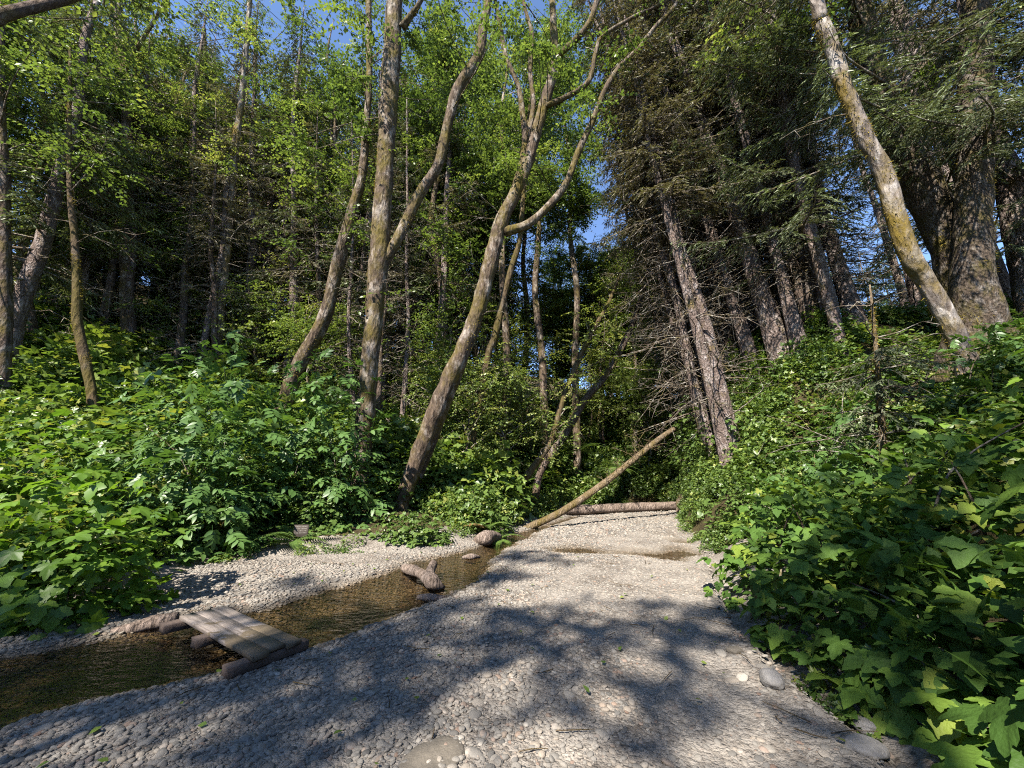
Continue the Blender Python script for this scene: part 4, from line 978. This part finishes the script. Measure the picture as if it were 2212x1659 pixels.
# ------------------------------------------------------------------ shrubs with leaves of their own
def shrub(name, label, cat, cx, cy, rx, ry, hz, leaves, n, size, fill_mat, nfill=500, fill_size=0.12, canes=8, group=None, seed=0, face=None, ztop=None, cane_mat='twig', fbase=None):
    rng = np.random.default_rng(seed + 900)
    z0 = H(cx, cy)
    r = thing(name, label, cat, (cx, cy, z0), group=group)
    def shell(m, lo, hi):
        q = unit(m, rng); q[:, 2] = np.abs(q[:, 2]) * 1.15 - 0.12; q /= np.linalg.norm(q, axis=1)[:, None]
        if face is not None:
            f = np.array(face, float); f /= np.linalg.norm(f)
            back = (q @ f) < -0.25; q[back, :2] *= -1
        k = rng.uniform(lo, hi, m) * (1 + 0.22 * vnoise(q, 2.0, seed))
        P = q * k[:, None] * np.array([rx, ry, hz])
        g = height(P[:, :2] + [cx, cy]) - z0
        P[:, 2] = np.maximum(P[:, 2] + np.clip(g, -0.6, 0.9) * 0.9, g + 0.06)
        return q, P
    q, P = shell(n, 0.72, 1.08)
    Nn = q * 0.45 + np.array([0, 0, 1.0]) + rng.normal(0, 0.22, (n, 3)); D = q * [1, 1, 0.2] + rng.normal(0, 0.5, (n, 3)) + [0, 0, -0.35]
    Mx = frames(D, Nn)
    for i in range(n):
        m4 = Matrix(Mx[i].tolist()).to_4x4(); s = size * rng.uniform(0.5, 1.35)
        o = obj('leaf', leaves[rng.integers(0, len(leaves))], r, P[i], m4.to_euler(), s)
    a = Acc(); q, P = shell(nfill, 0.35, 0.9)
    scatter(a, fbase or leaf_blade(0.36, 0, 2), P, q + rng.normal(0, .6, (nfill, 3)) + [0, 0, -.3], q * .5 + [0, 0, 1] + rng.normal(0, .4, (nfill, 3)), fill_size * rng.uniform(.6, 1.3, nfill), rng.uniform(0.1, 0.8, nfill))
    f = obj('foliage', a.mesh('foliage', fill_mat), r); f['kind'] = 'stuff'
    for k in range(canes):
        b = np.array([rng.normal(0, rx * .25), rng.normal(0, ry * .25), -0.1]); b[2] += float(height([b[:2] + [cx, cy]])[0]) - z0
        _, e = shell(1, 0.7, 1.0); e = e[0]
        ca = Acc(); ca.add(*tube([b, b + (e - b) * [.35, .35, .65], e], [0.014, 0.010, 0.005], 5, 0.15, cap=False)); obj('cane', ca.mesh('cane', M[cane_mat]), r)
    return r
FACE = (-0.55, -0.75, 0.3)
mixed = thimble_me[:4] + salmon_me
RB = [  # broad-leaved bushes along the bank beside the gravel bar
    (2.55, 1.75, 0.62, 0.75, 0.85, thimble_me, 150, 0.24, 'big maple-shaped leaves on the bush beside the cobbles, closest to the gravel bar'),
    (2.7, 2.75, 0.70, 0.75, 0.75, mixed, 190, 0.19, 'broad-leaved bush rising over the smooth round boulder'),
    (2.95, 3.75, 0.80, 0.75, 0.80, salmon_me, 220, 0.17, 'toothed three-part leaves on a bush drooping over the gravel edge'),
    (3.45, 4.85, 0.95, 0.85, 1.0, salmon_me + thimble_me[:2], 240, 0.17, 'sunlit bush of mixed broad leaves beyond the drooping three-leaved one'),
    (3.9, 2.3, 0.9, 0.9, 1.05, thimble_me, 170, 0.23, 'tall shaded bush of maple-shaped leaves higher up behind the cobble-side bush'),
    (4.1, 3.5, 0.95, 0.9, 1.0, mixed, 200, 0.19, 'deeply shaded dense bush on the mid slope below the silvery alder'),
    (4.7, 4.7, 1.0, 0.9, 1.1, salmon_me + thimble_me[:3], 220, 0.18, 'broad-leaved bush below the pale young spruce'),
    (5.6, 3.6, 1.1, 1.0, 1.2, thimble_me, 190, 0.22, 'large shaded bush at the foot of the huge flaring spruce'),
    (4.2, 6.2, 0.95, 0.9, 1.0, salmon_me, 230, 0.15, 'fine three-leaved bush at the bend where the gravel narrows'),
    (5.2, 2.2, 1.0, 0.9, 1.2, thimble_me, 150, 0.23, 'outermost tall bush of maple-shaped leaves under the slanting grey spruce'),
]
for i, (x, y, rx, ry, hz, lv, n, sz, lab) in enumerate(RB):
    shrub('thimbleberry_bush', lab, 'bush', x, y, rx, ry, hz, lv, n, sz, M['thimble_leaf'], 420, 0.12, 7, None, i, FACE)
shrub('elderberry_bush', 'pale-tipped elderberry with leaf fans catching sun on the steep bank below the spruce stand', 'bush', 5.6, 7.0, 1.1, 0.9, 1.25, elder_me, 240, 0.26, M['elder_leaf'], 500, 0.10, 12, None, 30, FACE, cane_mat='pale_twig')
shrub('salmonberry_bush', 'dim leafy bush at the waterside under the elderberry of the steep bank', 'bush', 5.0, 8.4, 1.0, 1.1, 1.1, shrub_tri, 220, 0.15, M['shrub_leaf'], 600, 0.08, 8, None, 31, FACE)
shrub('salmonberry_bush', 'bush by the end of the long fallen log, below the leaning spruce trunks', 'bush', 6.2, 11.0, 1.2, 1.5, 1.3, shrub_tri, 200, 0.17, M['shrub_leaf'], 700, 0.09, 8, None, 32, FACE)
shrub('salmonberry_bush', 'shaggy bush hiding the top of the fallen pole', 'bush', 6.2, 12.6, 1.1, 1.3, 2.6, shrub_tri, 200, 0.17, M['shrub_leaf'], 1200, 0.10, 8, None, 43, FACE)
shrub('salmonberry_bush', 'bush draped behind the dark root snag', 'bush', 7.3, 15.4, 1.1, 1.3, 1.8, shrub_tri, 180, 0.18, M['shrub_leaf'], 1200, 0.10, 8, None, 44, FACE)
shrub('elderberry_bush', 'elderberry spray between the young spruce and the silvery alder', 'bush', 7.4, 6.0, 0.9, 0.8, 1.3, elder_me, 160, 0.26, M['elder_leaf'], 300, 0.10, 9, None, 45, FACE)
shrub('thimbleberry_bush', 'yellow-topped leafy shoots at the foot of the silvery alder', 'bush', 7.0, 4.6, 0.9, 0.8, 1.0, bright_palm, 130, 0.24, M['thimble_leaf'], 240, 0.12, 7, None, 46, FACE)
shrub('elderberry_bush', 'dim elderberry low under the spruce with drooping boughs', 'bush', 6.9, 7.7, 0.9, 0.8, 1.5, elder_me, 180, 0.26, M['elder_leaf'], 400, 0.10, 9, None, 47, FACE)
LF = (0.5, -0.8, 0.3)
shrub('elderberry_bush', 'great elderberry bush with fans of narrow leaflets over the bank across the footbridge', 'bush', -6.6, 8.6, 2.1, 1.6, 3.7, elder_me, 300, 0.42, M['elder_leaf'], 2400, 0.11, 14, None, 33, LF)
shrub('elderberry_bush', 'arching elderberry with leaf fans reaching toward the stout mottled alder', 'bush', -4.6, 9.6, 1.6, 1.2, 3.6, elder_me, 290, 0.38, M['elder_leaf'], 2000, 0.10, 10, None, 34, LF)
shrub('elderberry_bush', 'smaller elderberry hanging over the mossy leaning trunk in shade', 'bush', -5.9, 7.3, 1.3, 0.9, 2.4, elder_me, 260, 0.32, M['elder_leaf'], 900, 0.10, 8, None, 35, LF)
shrub('thimbleberry_bush', 'bright yellow-green large-leaved bush at the water edge near the footbridge', 'bush', -5.05, 4.75, 1.05, 0.85, 1.35, bright_palm + bright_tri, 290, 0.22, M['bright_leaf'], 900, 0.11, 9, None, 36, LF)
shrub('thimbleberry_bush', 'shaded large-leaved bush behind the bright one by the water', 'bush', -6.9, 5.6, 1.2, 1.0, 1.7, bright_palm, 260, 0.22, M['bright_leaf'], 900, 0.11, 9, None, 37, LF)
shrub('salmonberry_bush', 'small-leaved bush at the foot of the stout mottled alder', 'bush', -4.3, 8.9, 0.8, 0.7, 1.1, shrub_tri, 220, 0.15, M['shrub_leaf'], 900, 0.08, 6, None, 38, LF)
shrub('salmonberry_bush', 'low bush spilling onto the gravel below the leaning twin-stemmed alder', 'bush', -2.2, 8.7, 0.9, 0.5, 0.5, shrub_tri, 240, 0.13, M['shrub_leaf'], 900, 0.08, 6, None, 39, LF)
shrub('salmonberry_bush', 'yellowing bush between the stout alder and the twin-stemmed alder', 'bush', -3.0, 11.4, 1.1, 0.9, 1.7, shrub_tri, 260, 0.16, M['shrub_leaf'], 1200, 0.09, 8, None, 40, LF)
shrub('salmonberry_bush', 'bush overhanging the water near the reddish dead fern', 'bush', -0.9, 10.6, 0.8, 0.8, 1.1, shrub_tri, 220, 0.15, M['shrub_leaf'], 900, 0.08, 6, None, 41, LF)
shrub('salmonberry_bush', 'yellow-green bush left of the stout mottled alder'.replace('left of', 'just downstream of'), 'bush', -5.2, 11.0, 1.2, 1.0, 1.6, shrub_tri, 260, 0.16, M['shrub_leaf'], 1200, 0.09, 8, None, 42, LF)

# ------------------------------------------------------------------ ferns
def frond(seed):
    rng = np.random.default_rng(seed); V = Acc()
    n = 22; t = np.linspace(0.08, 1, n)
    X = np.column_stack([np.zeros(n), t, 0.55 * t - 0.75 * t ** 2])
    for sg in (-1, 1):
        l = 0.17 * np.sin(np.pi * np.clip(t, 0.1, 1) ** 0.8) + 0.02
        scatter(V, (BLADE[0] * [0.9, 1, 1], BLADE[1]), X, np.column_stack([np.full(n, sg), np.full(n, 0.35), np.full(n, -0.25)]), np.tile([0, 0.3, 1.0], (n, 1)), l, rng.uniform(0.3, 0.8, n))
    V.add(*tube(X[::4], np.full(len(X[::4]), 0.006), 3, 1, cap=False))
    return V
FR = [frond(i).mesh('frond', M['fern']) for i in range(3)]; FRD = [frond(i + 5).mesh('frond', M['dead_fern']) for i in range(2)]
def fern(px, py, Y, n, s, label, dead=0):
    p, _ = at(px, py, Y); z = H(p.x, p.y)
    r = thing('sword_fern', label, 'fern', (p.x, p.y, max(z, p.z - 0.25)))
    for k in range(n):
        a = k * 6.28 / n + random.gauss(0, .2)
        obj('frond', random.choice(FRD if k < dead else FR), r, (0, 0, 0), (random.uniform(-.1, .5), 0, a), s * random.uniform(.8, 1.15))
    return r
fern(1052, 1120, 9.8, 12, 0.8, 'sword fern with reddish dead fronds hanging by the water', 5)
fern(1075, 1150, 9.6, 10, 0.6, 'low green sword fern beside the pinkish stump at the water')
fern(640, 1140, 7.8, 11, 0.8, 'sword fern arching above the little wooden trail sign')
fern(345, 1090, 6.9, 9, 0.6, 'yellow-lit fern hanging over the mossy leaning trunk')
fern(1250, 960, 14.5, 11, 1.0, 'sword fern on the shaded slope behind the leaning slender trees')
fern(1330, 1000, 14.8, 11, 1.0, 'sword fern on the slope above the fallen pole')
fern(540, 1170, 7.6, 9, 0.6, 'dim fern beside the trail mouth')

# ------------------------------------------------------------------ footbridge
def box(sx, sy, sz, bev=0.012, warp=0.0, seed=0):
    """long box with chamfered long edges, centre origin."""
    pr = [(-sy / 2 + bev, -sz / 2), (sy / 2 - bev, -sz / 2), (sy / 2, -sz / 2 + bev), (sy / 2, sz / 2 - bev), (sy / 2 - bev, sz / 2), (-sy / 2 + bev, sz / 2), (-sy / 2, sz / 2 - bev), (-sy / 2, -sz / 2 + bev)]
    rng = np.random.default_rng(seed); n = 9; V = []
    for i in range(n):
        x = -sx / 2 + sx * i / (n - 1); dz = warp * math.sin(i * 0.8 + seed); 
        for y, z in pr: V.append((x + (rng.normal(0, .006) if i in (0, n - 1) else 0), y + rng.normal(0, .0015), z + dz + rng.normal(0, .0012)))
    F = [(i * 8 + j, i * 8 + (j + 1) % 8, (i + 1) * 8 + (j + 1) % 8, (i + 1) * 8 + j) for i in range(n - 1) for j in range(8)]
    V += [(-sx / 2, 0, 0), (sx / 2, 0, 0)]
    T = [(n * 8, (j + 1) % 8, j) for j in range(8)] + [(n * 8 + 1, (n - 1) * 8 + j, (n - 1) * 8 + (j + 1) % 8) for j in range(8)]
    return np.array(V), [np.array(T), np.array(F)[:, ::-1] if False else np.array(F)]
M['timber'] = plain('timber', (0.085, 0.06, 0.047))
ZT = 0.11
c0, c1, c2, c3 = gnd(543, 1412, ZT), gnd(655, 1383, ZT), gnd(492, 1311, ZT), gnd(383, 1326, ZT)
near, far = (c0 + c1) / 2, (c2 + c3) / 2
ax = near - far; LB = ax.length; WB = ((c1 - c0).length + (c3 - c2).length) / 2
bridge = thing('footbridge', 'low plank footbridge of three weathered boards with dried mud over the creek', 'footbridge', ((near + far) / 2).to_tuple(), (0, 0, math.atan2(ax.y, ax.x)))
pw = WB / 3
for k in range(3):
    V, F = box(LB + (0.02, -0.03, 0.0)[k], pw - 0.007, 0.036, 0.004, 0.002, k)
    obj('plank', mesh_np('plank', V, F, M['plank']), bridge, (0.0, (k - 1) * pw, -0.021 + (0.0, 0.003, -0.002)[k]))
for x, l, w, dz, ry in ((LB / 2 - 0.075, WB * 1.55, 0.11, -0.10, 0.0), (-0.12, WB * 1.25, 0.12, -0.10, 0.02), (-LB / 2 + 0.02, WB * 1.5, 0.14, -0.10, -0.03)):
    V, F = box(l, w, 0.075, 0.006, 0.002, int(x * 10) + 40)
    obj('beam', mesh_np('beam', V, F, M['timber']), bridge, (x, -0.03, -0.077), (0, 0, R(90) + ry))

# ------------------------------------------------------------------ driftwood, stumps, boulders
def drift(name, label, pts, rad, mat='drift', seed=0, cat='driftwood', amp=0.25):
    o3 = np.array(pts[0], float); V, F = tube([np.array(p, float) - o3 for p in pts], rad, 14, 0.04, amp, seed)
    a = Acc(); a.add(V, F)
    return tag(obj(name, a.mesh(name, M[mat], True), loc=tuple(o3)), label, cat)
def g3(px, py, z): return tuple(gnd(px, py, z))
drift('driftwood', 'split weathered driftwood lying slantwise in the creek', [g3(872, 1226, 0.0), g3(890, 1231, .02), g3(915, 1243, .05), g3(935, 1258, .04), g3(960, 1270, -.04)], [0.05, .09, .06, .085, .02], seed=3, amp=0.5)
drift('driftwood', 'short stub of pale log resting against the split driftwood', [g3(926, 1248, -0.02), g3(930, 1232, .0), g3(936, 1218, .02)], [0.075, .07, .075], seed=5, amp=0.22)
drift('driftwood', 'thin flat driftwood stick in the shallows near the gravel edge', [g3(903, 1290, -.03), g3(930, 1291, -.01), g3(968, 1293, -.03)], [0.03, .05, .03], seed=8, amp=0.3)
drift('driftwood', 'small half-sunk driftwood piece beyond the split driftwood', [g3(1000, 1204, -.04), g3(1018, 1202, -.0), g3(1036, 1203, -.04)], [0.03, .06, .03], seed=9, amp=0.3)
drift('weathered_stump', 'pinkish weathered lump of wood at the water edge under the bushes', [g3(1030, 1168, .02), g3(1048, 1163, .10), g3(1062, 1160, .09), g3(1078, 1161, .03)], [0.07, .12, .13, .06], seed=12, cat='stump', amp=0.55)
drift('root_snag', 'dark root snag at the end of the long fallen log', [(6.0, 14.8, 0.0), (6.3, 15.1, .25), (6.5, 15.5, .55), (6.9, 15.7, .75)], [0.07, .12, .14, .10], 'dark_bark', 13, 'root', 0.3)
M['slab'] = plain('slab', (0.11, 0.095, 0.075)); M['greystone'] = plain('greystone', (0.19, 0.18, 0.17))
def boulder(px, py, s, label, seed, sink=0.15, flat=0.8, mat='greystone'):
    p = gnd(px, py, 0.0); V, F = pebble(seed, 3, 0.22); V = V / np.abs(V).max(0) * 0.5; V = V * (1 + 0.05 * vnoise(V, 9, seed))[:, None]
    o = obj('boulder', mesh_np('boulder', V * np.array([1, .8, flat * .75]), F, M[mat], smooth=True), loc=(p.x, p.y, H(p.x, p.y) + s * (0.28 * flat - sink)), rot=(0, 0, seed), scl=s)
    return tag(o, label, 'stone')
boulder(1675, 1512, 0.19, 'smooth round grey boulder at the edge of the big leaves', 61, 0.05)
boulder(1590, 1436, 0.13, 'brownish mossy stone in the shade of the drooping leaves', 63, 0.1, 0.6, 'slab')
boulder(1872, 1655, 0.22, 'flat slate-grey cobble half under the bush', 66, 0.12, 0.4)
boulder(935, 1668, 0.36, 'large flat brownish slab sunk in the gravel', 67, 0.045, 0.15, 'slab')
boulder(1880, 1600, 0.15, 'blue-grey stone resting against the lowest leaves', 69, 0.08)
drift('driftwood', 'long low earthy log along the water beside the footbridge', [g3(240, 1368, -.04), g3(290, 1356, -.02), g3(340, 1344, -.01), g3(384, 1336, 0.0)], [0.04, .06, .07, .06], seed=21, amp=0.3)
boulder(470, 1352, 0.14, 'angular stone block under the footbridge', 73, 0.02, 0.8)

# small board sign
sg = gnd(627, 1204, 0.0); zsg = H(sg.x, sg.y + 0.1)
sign = thing('trail_sign', 'little dark wooden trail board with rows of pale lettering at the bank foot', 'sign', (sg.x - 0.05, sg.y + 0.35, H(sg.x, sg.y + 0.35)), (R(-8), 0, R(6)), None, 0.75)
V, F = box(0.36, 0.035, 0.30, 0.006); board = obj('board', mesh_np('board', V, F, M['sign_board']), sign, (0, 0, 0.26))
for sx_ in (-0.13, 0.13):
    V, F = box(0.34, 0.05, 0.05, 0.008); obj('post', mesh_np('post', V, F, M['dark_bark']), sign, (sx_, 0.045, 0.10), (0, R(90), 0))
a = Acc(); rng = np.random.default_rng(5)
for row in range(4):
    x = -0.15
    while x < 0.13:
        w = rng.uniform(0.010, 0.03); z = 0.095 - row * 0.05
        a.add([(x, -0.021, z), (x + w, -0.021, z), (x + w, -0.021, z + .010), (x, -0.021, z + .010)], [np.array([(0, 1, 2, 3)])]); x += w + rng.uniform(.008, .02)
obj('lettering', a.mesh('lettering', M['sign_paint']), board)

# ------------------------------------------------------------------ twigs and fallen leaves on the gravel
a, b = Acc(), Acc(); rng = np.random.default_rng(15)
P = sample_bed(260, (-4, 3), (1.4, 8)); Z = height(P); k = Z > -0.03; P, Z = P[k], Z[k]
for (x, y), z in zip(P[:90], Z[:90]):
    an = rng.uniform(0, 6.28); l_ = rng.uniform(0.05, 0.28); d = np.array([math.cos(an), math.sin(an), 0]) * l_
    p0 = np.array([x, y, z + 0.022]); a.add(*tube([p0, p0 + d * .5 + rng.normal(0, .012, 3) * [1, 1, .3], p0 + d], [.004, .0035, .002], 4, 0.1, cap=False))
obj('twig_litter', a.mesh('twig_litter', M['pale_twig']))['kind'] = 'stuff'
P2, Z2 = P[90:], Z[90:]; n_ = len(P2)
scatter(b, leaf_blade(0.36, 0, 3), np.column_stack([P2, Z2 + 0.028]), np.column_stack([rng.normal(0, 1, (n_, 2)), rng.normal(0, .1, n_)]), np.array([0, 0, 1]) + rng.normal(0, .25, (n_, 3)), rng.uniform(0.03, 0.06, n_), rng.uniform(0.5, 1, n_))
obj('leaf_litter', b.mesh('leaf_litter', M['shrub_leaf']))['kind'] = 'stuff'
